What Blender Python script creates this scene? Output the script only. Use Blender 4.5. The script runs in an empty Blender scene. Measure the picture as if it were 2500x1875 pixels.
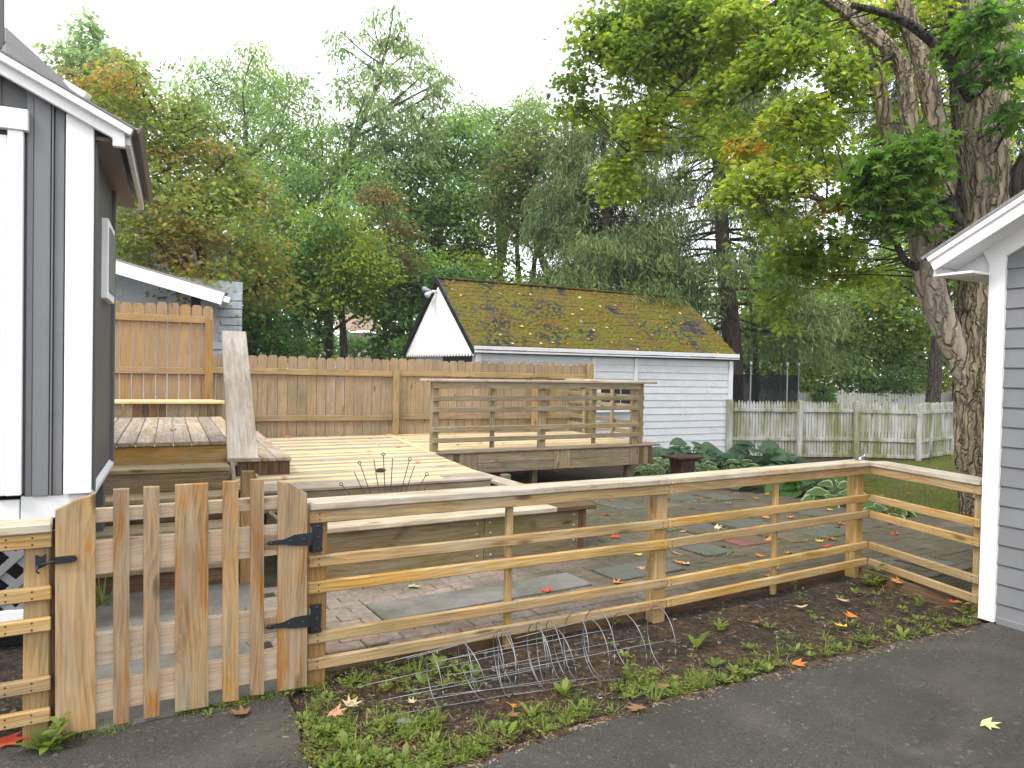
import bpy, math, random
import numpy as np
from mathutils import Vector, Matrix, noise as mnoise

random.seed(7)
RNG = np.random.default_rng(7)
SC = bpy.context.scene
COL = SC.collection
rad = math.radians

# ------------------------------------------------------------------ camera, sky, sun, exposure
F = 1800.0; CX = 1250.0; CY = 937.5            # focal length and centre in photo pixels (2500 x 1875)
EYE = Vector((0.0, 0.0, 1.6))
PITCH = rad(1.15); ROLL = rad(1.15)
fwd = Vector((0, math.cos(PITCH), -math.sin(PITCH)))
up0 = Vector((0, math.sin(PITCH), math.cos(PITCH)))
rt0 = Vector((1, 0, 0))
RT = math.cos(ROLL) * rt0 + math.sin(ROLL) * up0
UP = -math.sin(ROLL) * rt0 + math.cos(ROLL) * up0
cam = bpy.data.cameras.new('camera')
cam.sensor_width = 36.0; cam.lens = 36.0 * F / 2500.0
cam.clip_start = 0.05; cam.clip_end = 900.0
camo = bpy.data.objects.new('camera', cam)
M = Matrix.Identity(4)
for i in range(3):
    M[i][0] = RT[i]; M[i][1] = UP[i]; M[i][2] = -fwd[i]; M[i][3] = EYE[i]
camo.matrix_world = M
COL.objects.link(camo)
SC.camera = camo

SUN_EL, SUN_AZ = rad(52), rad(215)             # azimuth clockwise from +Y: light from behind left
W = bpy.data.worlds.new('World'); SC.world = W
W.use_nodes = True
wn = W.node_tree.nodes; wl = W.node_tree.links
bgn = wn['Background']
sky = wn.new('ShaderNodeTexSky'); sky.sky_type = 'NISHITA'; sky.sun_disc = False
sky.sun_elevation = SUN_EL; sky.sun_rotation = SUN_AZ
cloud = wn.new('ShaderNodeMix'); cloud.data_type = 'RGBA'   # an even cloud layer over the clear sky
cloud.inputs['Factor'].default_value = 0.88
wl.new(sky.outputs[0], cloud.inputs['A'])
cloud.inputs['B'].default_value = (8.6, 8.75, 9.0, 1)
wl.new(cloud.outputs['Result'], bgn.inputs['Color'])
bgn.inputs['Strength'].default_value = 0.145
sl = bpy.data.lights.new('sun', 'SUN'); sl.energy = 1.5; sl.angle = rad(14); sl.color = (1, .96, .9)
so = bpy.data.objects.new('sun', sl); COL.objects.link(so)
sd = Vector((math.sin(SUN_AZ) * math.cos(SUN_EL), math.cos(SUN_AZ) * math.cos(SUN_EL), math.sin(SUN_EL)))
so.rotation_euler = sd.to_track_quat('Z', 'Y').to_euler(); so.location = sd * 40
SC.view_settings.view_transform = 'Standard'
SC.view_settings.look = 'None'
SC.view_settings.gamma = 1.0
SC.view_settings.use_curve_mapping = False
SC.view_settings.exposure = 1.0
try:
    SC.cycles.max_bounces = 6; SC.cycles.transparent_max_bounces = 8
    SC.cycles.diffuse_bounces = 3; SC.cycles.glossy_bounces = 2; SC.cycles.transmission_bounces = 3
    SC.cycles.use_denoising = True
except Exception:
    pass

# ------------------------------------------------------------------ measuring from the photograph
def ray(u, v):
    return (fwd + RT * ((u - CX) / F) + UP * ((CY - v) / F))
def P(u, v, Y):
    d = ray(u, v); return EYE + d * (Y / d.y)
def G(u, v, z=0.0):
    d = ray(u, v); return EYE + d * ((z - EYE.z) / d.z)
def on_wall(u, v, p, d):
    """meet the vertical plane through p along the ground direction d"""
    n = Vector((-d[1], d[0], 0)); r = ray(u, v)
    return EYE + r * ((Vector((p[0], p[1], 0)) - EYE).dot(n) / r.dot(n))
def dirv(deg):
    a = rad(deg); return Vector((math.cos(a), math.sin(a), 0))
def perp(d):
    return Vector((-d.y, d.x, 0))
def smooth(a, b, x):
    t = min(1, max(0, (x - a) / (b - a))); return t * t * (3 - 2 * t)
def gz(x, y):
    return -0.3 * smooth(6.5, 16.0, y)
Z = Vector((0, 0, 1))

# ------------------------------------------------------------------ object helpers
def set_props(o, label=None, cat=None, group=None, kind=None):
    if label: o['label'] = label
    if cat: o['category'] = cat
    if group: o['group'] = group
    if kind: o['kind'] = kind
    return o
WM = {}
def thing(name, label, cat, loc=(0, 0, 0), group=None):
    o = bpy.data.objects.new(name, None); COL.objects.link(o)
    o.empty_display_size = .2
    o.location = loc; WM[o.name] = Matrix.Translation(Vector(loc))
    return set_props(o, label, cat, group)
def link(name, me, parent=None, mw=None, **kw):
    o = bpy.data.objects.new(name, me); COL.objects.link(o)
    mw = mw if mw is not None else Matrix.Identity(4)
    if parent is not None:
        o.parent = parent; o.matrix_basis = WM[parent.name].inverted() @ mw
    else:
        o.matrix_basis = mw
    WM[o.name] = mw.copy()
    return set_props(o, **kw)
def mesh_py(name, verts, faces, mat=None, smooth_=False):
    me = bpy.data.meshes.new(name)
    me.from_pydata([tuple(v) for v in verts], [], [tuple(f) for f in faces])
    if mat: me.materials.append(mat)
    if smooth_: me.polygons.foreach_set('use_smooth', [True] * len(me.polygons))
    me.update(); return me
def mesh_np(name, verts, faces, mat=None, cols=None, smooth_=False):
    """verts (N,3), faces (M,k) all with k corners"""
    me = bpy.data.meshes.new(name)
    n, m, k = len(verts), len(faces), faces.shape[1]
    me.vertices.add(n); me.vertices.foreach_set('co', np.asarray(verts, np.float32).ravel())
    me.loops.add(m * k); me.loops.foreach_set('vertex_index', np.asarray(faces, np.int32).ravel())
    me.polygons.add(m); me.polygons.foreach_set('loop_start', np.arange(0, m * k, k, dtype=np.int32))
    me.update(calc_edges=True)
    if cols is not None:
        at = me.color_attributes.new('tint', 'FLOAT_COLOR', 'POINT')
        c4 = np.ones((n, 4), np.float32); c4[:, :3] = cols
        at.data.foreach_set('color', c4.ravel())
    if smooth_: me.polygons.foreach_set('use_smooth', np.ones(m, bool))
    if mat: me.materials.append(mat)
    return me
CACHE = {}
def cbox_mesh(L, w, t, b, mat):
    """a box with chamfered edges, long side along X"""
    key = (round(L, 3), round(w, 3), round(t, 3), round(b, 4), mat.name)
    if key in CACHE: return CACHE[key]
    h = (L / 2, w / 2, t / 2); b = min(b, min(h) * .6)
    V = []; idx = {}
    for sx in (-1, 1):
        for sy in (-1, 1):
            for sz in (-1, 1):
                s = (sx, sy, sz)
                for ax in range(3):
                    p = [s[i] * (h[i] if i == ax else h[i] - b) for i in range(3)]
                    idx[(s, ax)] = len(V); V.append(p)
    Fs = []
    for ax in range(3):
        a1, a2 = (ax + 1) % 3, (ax + 2) % 3
        for sg in (-1, 1):
            q = []
            for (p1, p2) in ((-1, -1), (1, -1), (1, 1), (-1, 1)):
                s = [0, 0, 0]; s[ax] = sg; s[a1] = p1; s[a2] = p2
                q.append(idx[(tuple(s), ax)])
            Fs.append(q if sg > 0 else q[::-1])
        for p1 in (-1, 1):          # edges along ax
            for p2 in (-1, 1):
                s0 = [0, 0, 0]; s0[a1] = p1; s0[a2] = p2
                lo = list(s0); lo[ax] = -1; hi = list(s0); hi[ax] = 1
                q = [idx[(tuple(lo), a1)], idx[(tuple(hi), a1)], idx[(tuple(hi), a2)], idx[(tuple(lo), a2)]]
                Fs.append(q if p1 * p2 > 0 else q[::-1])
    for sx in (-1, 1):
        for sy in (-1, 1):
            for sz in (-1, 1):
                q = [idx[((sx, sy, sz), i)] for i in range(3)]
                Fs.append(q if sx * sy * sz > 0 else q[::-1])
    # make every normal point outwards
    out = []
    for f in Fs:
        a, b_, c = (Vector(V[f[0]]), Vector(V[f[1]]), Vector(V[f[2]]))
        nrm = (b_ - a).cross(c - a); ctr = sum((Vector(V[i]) for i in f), Vector()) / len(f)
        out.append(f if nrm.dot(ctr) > 0 else f[::-1])
    me = mesh_py('block', V, out, mat)
    CACHE[key] = me
    return me
def frame(p, x, side):
    x = x.normalized(); n = x.cross(side).normalized(); y = n.cross(x)
    m = Matrix.Identity(4)
    for i in range(3):
        m[i][0] = x[i]; m[i][1] = y[i]; m[i][2] = n[i]; m[i][3] = p[i]
    return m
def board(name, a, b, side, w, t, mat, parent=None, bev=.004, **kw):
    """a board from a to b (its centre line); w along side, t across"""
    a = Vector(a); b = Vector(b)
    return link(name, cbox_mesh((b - a).length, w, t, bev, mat), parent, frame((a + b) / 2, b - a, Vector(side)), **kw)
def prism(name, pts, ext, mat, parent=None, **kw):
    """a closed polygon pushed along ext"""
    n = len(pts); pts = [Vector(p) for p in pts]; ext = Vector(ext)
    o = sum(pts, Vector()) / n + ext / 2
    nrm = Vector()
    for i in range(n):
        nrm += (pts[i] - pts[0]).cross(pts[(i + 1) % n] - pts[0])
    V = [p - o for p in pts] + [p + ext - o for p in pts]
    Fs = [list(range(n)), [n + i for i in range(n)][::-1]] + [[i, n + i, n + (i + 1) % n, (i + 1) % n] for i in range(n)]
    if nrm.dot(ext) > 0: Fs = [f[::-1] for f in Fs]
    return link(name, mesh_py(name, V, Fs, mat), parent, Matrix.Translation(o), **kw)
def tube_geo(pts, rads, sides=6, cap=True, wob=0, seed=0, ridge=0):
    pts = [Vector(p) for p in pts]; V = []; Fs = []
    up = Vector((.31, .22, .92)); n = len(pts)
    prev = None
    for i, p in enumerate(pts):
        d = (pts[min(i + 1, n - 1)] - pts[max(i - 1, 0)]).normalized()
        if prev is None:
            x = d.cross(up if abs(d.dot(up)) < .95 else Vector((1, 0, 0))).normalized()
        else:
            x = (prev - d * prev.dot(d)).normalized()
        prev = x; y = d.cross(x)
        for k in range(sides):
            a = 2 * math.pi * k / sides
            off = x * math.cos(a) + y * math.sin(a)
            r = rads[i]
            if wob: r *= 1 + wob * mnoise.noise(Vector((p.x * .8 + off.x * 1.6 + seed, p.y * .8 + off.y * 1.6, p.z * .7)))
            if ridge:
                q = Vector((off.x * 4.6 + seed, off.y * 4.6, p.z * .75)); h = 1 - abs(mnoise.noise(q) + .5 * mnoise.noise(q * 2.3)) * 1.7
                r -= ridge * max(0, h) ** 3 - ridge * .5 * mnoise.noise(Vector((off.x * 9, off.y * 9, p.z * 5)))
            V.append(p + off * r)
    for i in range(n - 1):
        for k in range(sides):
            k2 = (k + 1) % sides
            Fs.append((i * sides + k, i * sides + k2, (i + 1) * sides + k2, (i + 1) * sides + k))
    if cap:
        Fs.append(tuple(range(sides))[::-1]); Fs.append(tuple((n - 1) * sides + k for k in range(sides)))
    return V, Fs
def tube(name, pts, r, mat, parent=None, sides=6, wob=0, seed=0, ridge=0, **kw):
    rads = r if isinstance(r, (list, tuple)) else [r] * len(pts)
    V, Fs = tube_geo(pts, rads, sides, True, wob, seed, ridge)
    o = Vector(pts[0])
    return link(name, mesh_py(name, [v - o for v in V], Fs, mat, True), parent, Matrix.Translation(o), **kw)
class Bag:
    """collects many small shapes for one 'stuff' mesh"""
    def __init__(s): s.V = []; s.F = []
    def add(s, V, Fs):
        n = len(s.V); s.V += [Vector(v) for v in V]; s.F += [tuple(i + n for i in f) for f in Fs]
    def box(s, c, x, side, L, w, t):
        m = frame(Vector(c), Vector(x), Vector(side)); q = []
        for a in (-1, 1):
            for b in (-1, 1):
                for d in (-1, 1): q.append(m @ Vector((a * L / 2, b * w / 2, d * t / 2)))
        s.add(q, [(0, 1, 3, 2), (4, 6, 7, 5), (0, 4, 5, 1), (2, 3, 7, 6), (0, 2, 6, 4), (1, 5, 7, 3)])
    def disc(s, c, n, r, h, k=6):
        n = Vector(n).normalized(); x = n.orthogonal().normalized(); y = n.cross(x); c = Vector(c)
        V = [c + (x * math.cos(2 * math.pi * i / k) + y * math.sin(2 * math.pi * i / k)) * r for i in range(k)] + [c + n * h]
        s.add(V, [(i, (i + 1) % k, k) for i in range(k)])
    def make(s, name, mat, parent=None, smooth_=False, **kw):
        return link(name, mesh_py(name, s.V, s.F, mat, smooth_), parent, **kw)
def curve_pts(p, n):
    """Catmull-Rom through p, n steps per span"""
    p = [Vector(q) for q in p]; out = []
    for i in range(len(p) - 1):
        a = p[max(i - 1, 0)]; b = p[i]; c = p[i + 1]; d = p[min(i + 2, len(p) - 1)]
        for k in range(n):
            t = k / n
            out.append(.5 * ((2 * b) + (c - a) * t + (2 * a - 5 * b + 4 * c - d) * t * t + (3 * b - a - 3 * c + d) * t ** 3))
    out.append(p[-1]); return out

# ------------------------------------------------------------------ materials
class Mat:
    def __init__(s, name, rough=.7, spec=.3):
        s.m = bpy.data.materials.new(name); s.m.use_nodes = True
        s.n = s.m.node_tree.nodes; s.l = s.m.node_tree.links
        s.b = s.n['Principled BSDF']; s.b.inputs['Roughness'].default_value = rough
        s.b.inputs['Specular IOR Level'].default_value = spec
    def new(s, t, **kw):
        x = s.n.new('ShaderNode' + t)
        for k, v in kw.items(): setattr(x, k, v)
        return x
    def set(s, sock, v):
        if hasattr(v, 'node'): s.l.new(v, sock)
        else: sock.default_value = v
    def coords(s, world=False, scale=(1, 1, 1), rnd=True):
        if world: c = s.new('NewGeometry').outputs['Position']
        else: c = s.new('TexCoord').outputs['Object']
        if rnd and not world:
            oi = s.new('ObjectInfo'); mu = s.new('Math', operation='MULTIPLY'); s.l.new(oi.outputs['Random'], mu.inputs[0]); mu.inputs[1].default_value = 91.7
            va = s.new('VectorMath', operation='ADD'); s.l.new(c, va.inputs[0]); s.l.new(mu.outputs[0], va.inputs[1]); c = va.outputs[0]
        mp = s.new('VectorMath', operation='MULTIPLY'); s.l.new(c, mp.inputs[0]); mp.inputs[1].default_value = scale
        return mp.outputs[0]
    def noise(s, vec, scale=1, detail=3, rough=.55, dist=0):
        x = s.new('TexNoise'); s.l.new(vec, x.inputs['Vector']); x.inputs['Scale'].default_value = scale
        x.inputs['Detail'].default_value = detail; x.inputs['Roughness'].default_value = rough; x.inputs['Distortion'].default_value = dist
        return x.outputs['Fac']
    def voro(s, vec, scale=1, out='Distance', feature='F1'):
        x = s.new('TexVoronoi', feature=feature); s.l.new(vec, x.inputs['Vector']); x.inputs['Scale'].default_value = scale
        return x.outputs[out]
    def ramp(s, fac, stops, interp='LINEAR'):
        x = s.new('ValToRGB'); s.l.new(fac, x.inputs[0]); e = x.color_ramp.elements; x.color_ramp.interpolation = interp
        while len(e) < len(stops): e.new(.5)
        for i, (p, c) in enumerate(stops):
            e[i].position = p
            if not isinstance(c, (tuple, list)): c = (c, c, c)
            e[i].color = (*c, 1)
        return x.outputs[0]
    def mix(s, fac, a, b, blend='MIX'):
        x = s.new('Mix', data_type='RGBA', blend_type=blend)
        s.set(x.inputs['Factor'], fac)
        for k, v in (('A', a), ('B', b)):
            if isinstance(v, (tuple, list)): v = (*v, 1) if len(v) == 3 else v
            s.set(x.inputs[k], v)
        return x.outputs['Result']
    def math(s, op, a, b=0.0):
        x = s.new('Math', operation=op); s.set(x.inputs[0], a); s.set(x.inputs[1], b); return x.outputs[0]
    def mul(s, col, k): return s.mix(1.0, col, k, 'MULTIPLY')
    def objrand(s, lo, hi):
        oi = s.new('ObjectInfo'); r = s.new('MapRange'); s.l.new(oi.outputs['Random'], r.inputs[0])
        r.inputs['To Min'].default_value = lo; r.inputs['To Max'].default_value = hi; return r.outputs[0]
    def bump(s, h, strength=.3, dist=.01):
        x = s.new('Bump'); x.inputs['Strength'].default_value = strength; x.inputs['Distance'].default_value = dist
        s.l.new(h, x.inputs['Height']); s.l.new(x.outputs[0], s.b.inputs['Normal']); return x
    def color(s, c):
        if isinstance(c, (tuple, list)): c = (*c, 1) if len(c) == 3 else c
        s.set(s.b.inputs['Base Color'], c); return s
def scale_col(c, k): return tuple(x * k for x in c)

def wood(name, light, dark, grey=None, grey_amt=.0, algae=0.0, stain=.3, rough=.75, var=.14, grain=1.0, warm=None):
    m = Mat(name, rough, .25)
    v = m.coords(scale=(1, 1, 1))
    st = m.new('VectorMath', operation='MULTIPLY'); m.l.new(v, st.inputs[0]); st.inputs[1].default_value = (.9, 13, 13)
    warp = m.noise(m.coords(scale=(1.0, 4.5, 4.5)), 1.0, 2, .5)
    wv = m.new('TexWave', wave_type='BANDS', bands_direction='Y', wave_profile='SAW')
    ad = m.new('VectorMath', operation='MULTIPLY_ADD'); m.l.new(v, ad.inputs[0]); ad.inputs[1].default_value = (.16, 7.0, 4.0)
    cb = m.new('CombineXYZ'); m.l.new(m.math('MULTIPLY', warp, 1.5), cb.inputs[1]); m.l.new(cb.outputs[0], ad.inputs[2])
    m.l.new(ad.outputs[0], wv.inputs['Vector']); wv.inputs['Scale'].default_value = 2.3 * grain; wv.inputs['Distortion'].default_value = .9
    wv.inputs['Detail'].default_value = 2; wv.inputs['Detail Scale'].default_value = 1.2
    fine = m.noise(st.outputs[0], 3.5, 5, .6, .3)
    g = m.math('ADD', m.math('MULTIPLY', wv.outputs['Fac'], .26), m.math('MULTIPLY', fine, .84))
    light = scale_col(light, .93); c = m.ramp(g, [(.30, light), (.56, tuple(.5 * (a + b) for a, b in zip(light, dark))), (.80, scale_col(dark, .8))])
    lw = m.noise(m.coords(scale=(.55, 22, 22)), 2.6, 3, .6, .4); c = m.mix(m.ramp(lw, [(.58, 0.), (.72, .55)]), c, scale_col(dark, .6))
    st2 = m.new('VectorMath', operation='MULTIPLY'); m.l.new(v, st2.inputs[0]); st2.inputs[1].default_value = (1.5, 5, 5)
    patch = m.noise(st2.outputs[0], 1.1, 4, .6, .5)
    if warm: c = m.mix(m.ramp(patch, [(.5, 0.), (.62, 1.)]), c, m.mul(c, warm))
    if grey:
        pg = m.noise(m.coords(scale=(1.1, 6, 6)), 1.7, 5, .65, .4)
        lo = .62 - .5 * grey_amt
        c = m.mix(m.ramp(pg, [(lo, 0.), (lo + .28, 1.)]), c, m.mix(m.ramp(fine, [(.35, 0.), (.65, 1.)]), grey, scale_col(grey, .62)))
    if stain:
        ps = m.noise(m.coords(scale=(1.6, 4, 4)), 1.3, 4, .62, .8)
        c = m.mix(m.math('MULTIPLY', m.ramp(ps, [(.54, 0.), (.75, 1.)]), stain), c, scale_col(dark, .3))
    kn = m.voro(m.coords(scale=(1.7, 6, 6)), 1.0)
    c = m.mix(m.ramp(kn, [(.055, .85), (.13, 0.)]), c, scale_col(dark, .35))
    if algae:
        pw = m.coords(world=True); pa = m.noise(pw, 1.9, 4, .6)
        c = m.mix(m.math('MULTIPLY', m.ramp(pa, [(.46, 0.), (.7, 1.)]), algae), c, (.085, .1, .025))
    br = m.objrand(1 - var, 1 + var)
    cc = m.new('CombineXYZ')
    for i in range(3): m.l.new(br, cc.inputs[i])
    c = m.mul(c, cc.outputs[0])
    hs = m.new('HueSaturation'); m.l.new(c, hs.inputs['Color']); m.l.new(m.objrand(.98, 1.18), hs.inputs['Saturation'])
    m.color(hs.outputs[0]); m.bump(m.math('ADD', fine, m.math('MULTIPLY', wv.outputs['Fac'], .3)), .3, .004)
    return m.m

WD = {}
WD['fence'] = wood('fence_wood', (.51, .375, .20), (.32, .20, .09), (.46, .39, .28), .18, .3, .3, warm=(1.0, .88, .72))
WD['cap'] = wood('weathered_cap_wood', (.50, .40, .27), (.28, .20, .12), (.56, .51, .43), .55, .15, .55)
WD['gate'] = wood('gate_wood', (.42, .285, .155), (.22, .13, .062), (.36, .295, .22), .42, .12, .45, warm=(1.0, .72, .42), grain=1.2)
WD['gate_rail'] = wood('pale_gate_rail_wood', (.54, .43, .315), (.42, .305, .21), (.6, .52, .42), .3, .05, .1, var=.06)
WD['picket'] = wood('cedar_picket_wood', (.395, .29, .185), (.275, .185, .11), (.36, .3, .235), .4, .3, .35, var=.14)
WD['tall_picket'] = wood('warm_picket_wood', (.43, .295, .175), (.31, .195, .10), (.4, .31, .22), .25, .1, .3, var=.1)
WD['fence_rail'] = wood('fence_rail_wood', (.42, .305, .18), (.27, .18, .095), (.36, .29, .2), .25, .4, .35)
WD['deck_old'] = wood('old_deck_wood', (.42, .335, .25), (.22, .16, .11), (.46, .41, .35), .5, .0, .55, var=.2)
WD['deck_new'] = wood('new_deck_wood', (.73, .59, .345), (.59, .44, .22), (.6, .52, .4), .15, 0, .12, var=.1)
WD['platform'] = wood('platform_wood', (.41, .315, .215), (.19, .135, .09), (.42, .375, .32), .5, .0, .55, var=.2)
WD['dark'] = wood('dark_brown_wood', (.17, .10, .055), (.06, .035, .02), (.2, .16, .12), .25, .2, .6, var=.2)
WD['fascia'] = wood('grey_fascia_wood', (.33, .255, .16), (.16, .11, .07), (.29, .25, .19), .4, .35, .4)
WD['planter'] = wood('mossy_planter_wood', (.27, .205, .115), (.12, .085, .045), (.26, .22, .16), .35, .55, .8)
WD['deck_rail'] = wood('deck_rail_wood', (.36, .285, .175), (.21, .15, .085), (.36, .305, .22), .4, .35, .35)
WD['board'] = wood('bleached_board_wood', (.50, .41, .31), (.31, .235, .165), (.58, .53, .46), .45, 0, .3, grain=1.3)
WD['orange'] = wood('orange_post_wood', (.40, .25, .12), (.24, .13, .055), (.33, .25, .16), .25, .2, .4)

def paint(name, col, dirt=.0, dirt_col=(.2, .19, .15), peel=0.0, rough=.55, streak=False, var=0.03, world_algae=0):
    m = Mat(name, rough, .3)
    v = m.coords(scale=(1, 1, 1)); n1 = m.noise(v, 3, 4)
    c = m.mix(m.ramp(n1, [(.3, 0.), (.8, 1.)]), col, scale_col(col, .86))
    if dirt:
        p = m.noise(m.coords(scale=(.6, 3, 3) if streak else (1.5, 1.5, 1.5)), 2.5, 5, .65)
        c = m.mix(m.math('MULTIPLY', m.ramp(p, [(.5, 0.), (.75, 1.)]), dirt), c, dirt_col)
    if peel:
        big = m.noise(m.coords(scale=(.8, 2, 2)), .9, 3)
        pk = m.noise(m.coords(scale=(7, 34, 34)), 2.0, 4, .7)
        f = m.math('MULTIPLY', m.ramp(pk, [(.60, 0.), (.64, 1.)]), m.ramp(big, [(.42, 0.), (.62, 1.)]))
        c = m.mix(m.math('MULTIPLY', f, peel), c, (.16, .15, .14))
    if world_algae:
        pw = m.coords(world=True, scale=(2.2, 2.2, .75)); pa = m.noise(pw, 1.25, 5, .62, .3)
        sk = m.noise(m.coords(world=True, scale=(22, 22, 1.2)), 1.0, 3)
        f = m.math('MULTIPLY', m.ramp(m.math('ADD', pa, m.math('MULTIPLY', sk, .35)), [(.56, 0.), (.80, 1.)]), world_algae)
        c = m.mix(f, c, (.14, .145, .035))
        c = m.mix(m.math('MULTIPLY', m.ramp(sk, [(.58, 0.), (.75, 1.)]), .4), c, (.2, .2, .18))
    if var:
        br = m.objrand(1 - var, 1 + var); cc = m.new('CombineXYZ')
        for i in range(3): m.l.new(br, cc.inputs[i])
        c = m.mul(c, cc.outputs[0])
    m.color(c); m.bump(m.noise(m.coords(scale=(4, 40, 40)), 1.5, 4), .15, .004)
    return m.m
WHITE = paint('white_trim_paint', (.83, .83, .82), .1, (.5, .48, .44))
GREY = paint('shaded_grey_siding_paint', (.105, .105, .105), .12, (.1, .1, .1))  # darker copy of the house grey, side wall shade painted in
GREY_LT = paint('light_grey_siding_paint', (.185, .188, .192), .1, (.2, .2, .2), rough=.5)
LATT = paint('grey_lattice_paint', (.2, .205, .21), .1)
GWHITE = paint('flaking_white_siding_paint', (.56, .575, .60), .2, (.40, .40, .40), 1.0, var=.04)
GTRIM = paint('garage_trim_paint', (.66, .67, .69), .15, (.42, .42, .4))
GABLE = Mat('lit_white_gable_paint', .5).color((.88, .88, .88)).m  # whiter than the siding, light on the gable painted in
PICKET = paint('stained_white_picket_paint', (.40, .395, .38), .3, (.34, .33, .27), .4, world_algae=.95, var=.05)
FARWHITE = paint('far_white_picket_paint', (.58, .57, .53), .4, (.4, .38, .32), .2)
BLACK = Mat('black_iron', .45, .4).color((.012, .014, .017)).m
STEEL = Mat('galvanised_wire', .4, .5)
STEEL.b.inputs['Metallic'].default_value = .7; STEEL.color((.24, .245, .25)); STEEL = STEEL.m
BOLT = Mat('bolt_steel', .4, .5); BOLT.b.inputs['Metallic'].default_value = .6; BOLT.color((.35, .34, .32)); BOLT = BOLT.m
NAIL = Mat('rusty_nail', .7).color((.05, .03, .02)).m
DARKVOID = Mat('near_black', .9).color((.012, .012, .013)).m
RODM = Mat('rusted_rod', .7).color((.07, .05, .04)).m
CHROME = Mat('bright_metal', .2, .5); CHROME.b.inputs['Metallic'].default_value = 1; CHROME.color((.75, .76, .77)); CHROME = CHROME.m
GLASSD = Mat('dark_window_glass', .08, .6).color((.012, .014, .016)).m
POSTM = Mat('grey_steel_post', .5).color((.22, .23, .24)).m

def rust():
    m = Mat('rusty_iron', .8, .2); v = m.coords(scale=(1, 1, 1)); n = m.noise(v, 9, 5, .65)
    m.color(m.ramp(n, [(.3, (.03, .018, .014)), (.55, (.075, .035, .022)), (.75, (.14, .075, .04))])); m.bump(n, .4, .01); return m.m
RUST = rust()
def roofing(name, a, b, moss=0):
    m = Mat(name, .9, .15); v = m.coords(scale=(1, 1, 1)); n = m.noise(v, 40, 3, .7)
    c = m.ramp(n, [(.3, a), (.7, b)])
    br = m.objrand(.7, 1.3); cc = m.new('CombineXYZ')
    for i in range(3): m.l.new(br, cc.inputs[i])
    c = m.mul(c, cc.outputs[0])
    if moss:
        w = m.coords(world=True); n1 = m.noise(w, 1.1, 4, .65, .3); n2 = m.noise(w, 9, 4, .7); n3 = m.noise(w, .7, 2)
        mc = m.mix(m.ramp(n3, [(.38, 0.), (.6, 1.)]), (.185, .125, .02), (.145, .125, .018))
        mc = m.mix(m.ramp(n2, [(.35, 0.), (.65, 1.)]), mc, (.085, .055, .02))
        f = m.ramp(m.math('ADD', m.math('MULTIPLY', n1, .75), m.math('MULTIPLY', n2, .3)), [(.45, 0.), (.54, 1.)])
        c = m.mix(m.math('MULTIPLY', f, moss), c, mc)
        m.bump(m.noise(w, 26, 4, .7), .8, .02)
    else: m.bump(n, .4, .006)
    return m.color(c).m
ROOF = roofing('grey_roof_shingle', (.16, .155, .15), (.27, .265, .255))
SHINGLE = roofing('mossy_roof_shingle', (.022, .022, .024), (.05, .05, .054), .95)
TANROOF = roofing('tan_roof_shingle', (.17, .12, .09), (.26, .19, .15))
def mossmat():
    m = Mat('moss_cushion', .95, .1); w = m.coords(world=True); n3 = m.noise(w, 1.3, 3); n = m.noise(w, 60, 3)
    c = m.mix(m.ramp(n3, [(.4, 0.), (.6, 1.)]), (.17, .125, .02), (.14, .15, .02))
    c = m.mix(m.ramp(n, [(.3, .6), (.6, 0.)]), c, (.045, .04, .015)); m.bump(n, 1, .02); return m.color(c).m
MOSS = mossmat()

def soil():
    m = Mat('dark_garden_soil', .95, .2); w = m.coords(world=True)
    n1 = m.noise(w, 2.2, 5, .6); n2 = m.noise(w, 26, 5, .7); vo = m.voro(w, 60)
    c = m.ramp(n2, [(.3, (.014, .011, .009)), (.5, (.038, .029, .022)), (.68, (.085, .064, .046))])
    c = m.mix(m.ramp(n1, [(.45, 0.), (.62, .8)]), c, m.mix(m.ramp(n2, [(.35, 0.), (.6, 1.)]), (.036, .021, .011), (.115, .068, .036)))
    c = m.mix(m.ramp(m.voro(w, 38, 'Color'), [(.86, 0.), (.9, .7)]), c, (.2, .185, .16))
    n4 = m.noise(w, .8, 3); c = m.mix(m.ramp(n4, [(.55, 0.), (.7, .4)]), c, (.06, .075, .02))
    m.color(c); m.bump(m.math('ADD', n2, m.math('MULTIPLY', vo, .6)), 1.0, .03); return m.m
def asphalt():
    m = Mat('damp_asphalt', .62, .35); w = m.coords(world=True)
    n1 = m.noise(w, 1.1, 5, .6); n2 = m.noise(w, 95, 3, .8); vo = m.voro(w, 130, 'Color'); vd = m.voro(w, 130)
    c = m.ramp(n2, [(.28, (.020, .0185, .0165)), (.55, (.058, .053, .045)), (.76, (.135, .124, .106))])
    c = m.mix(m.ramp(vo, [(.80, 0.), (.92, .55)]), c, (.14, .125, .105))
    c = m.mix(m.ramp(n1, [(.4, .55), (.65, 0.)]), c, (.026, .0245, .020))
    st = m.noise(m.coords(world=True, scale=(1, 1.6, 1)), .8, 5, .62, .6); c = m.mix(m.ramp(st, [(.5, 0.), (.66, .55)]), c, (.105, .093, .075)); s2 = m.voro(w, 62, 'Color'); c = m.mix(m.ramp(s2, [(.84, 0.), (.93, .5)]), c, (.165, .15, .13)); c = m.mix(m.ramp(s2, [(.07, .6), (.16, 0.)]), c, (.012, .011, .01))
    big = m.noise(m.coords(world=True), 3.4, 4); c = m.mix(m.ramp(big, [(.58, 0.), (.74, .4)]), c, (.062, .058, .03))
    m.color(c); m.b.inputs['Roughness'].default_value = .6
    m.l.new(m.ramp(n1, [(.35, (.42, .42, .42)), (.65, (.75, .75, .75))]), m.b.inputs['Roughness'])
    m.bump(m.math('ADD', n2, m.math('MULTIPLY', vd, -.8)), .8, .008); return m.m
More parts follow.
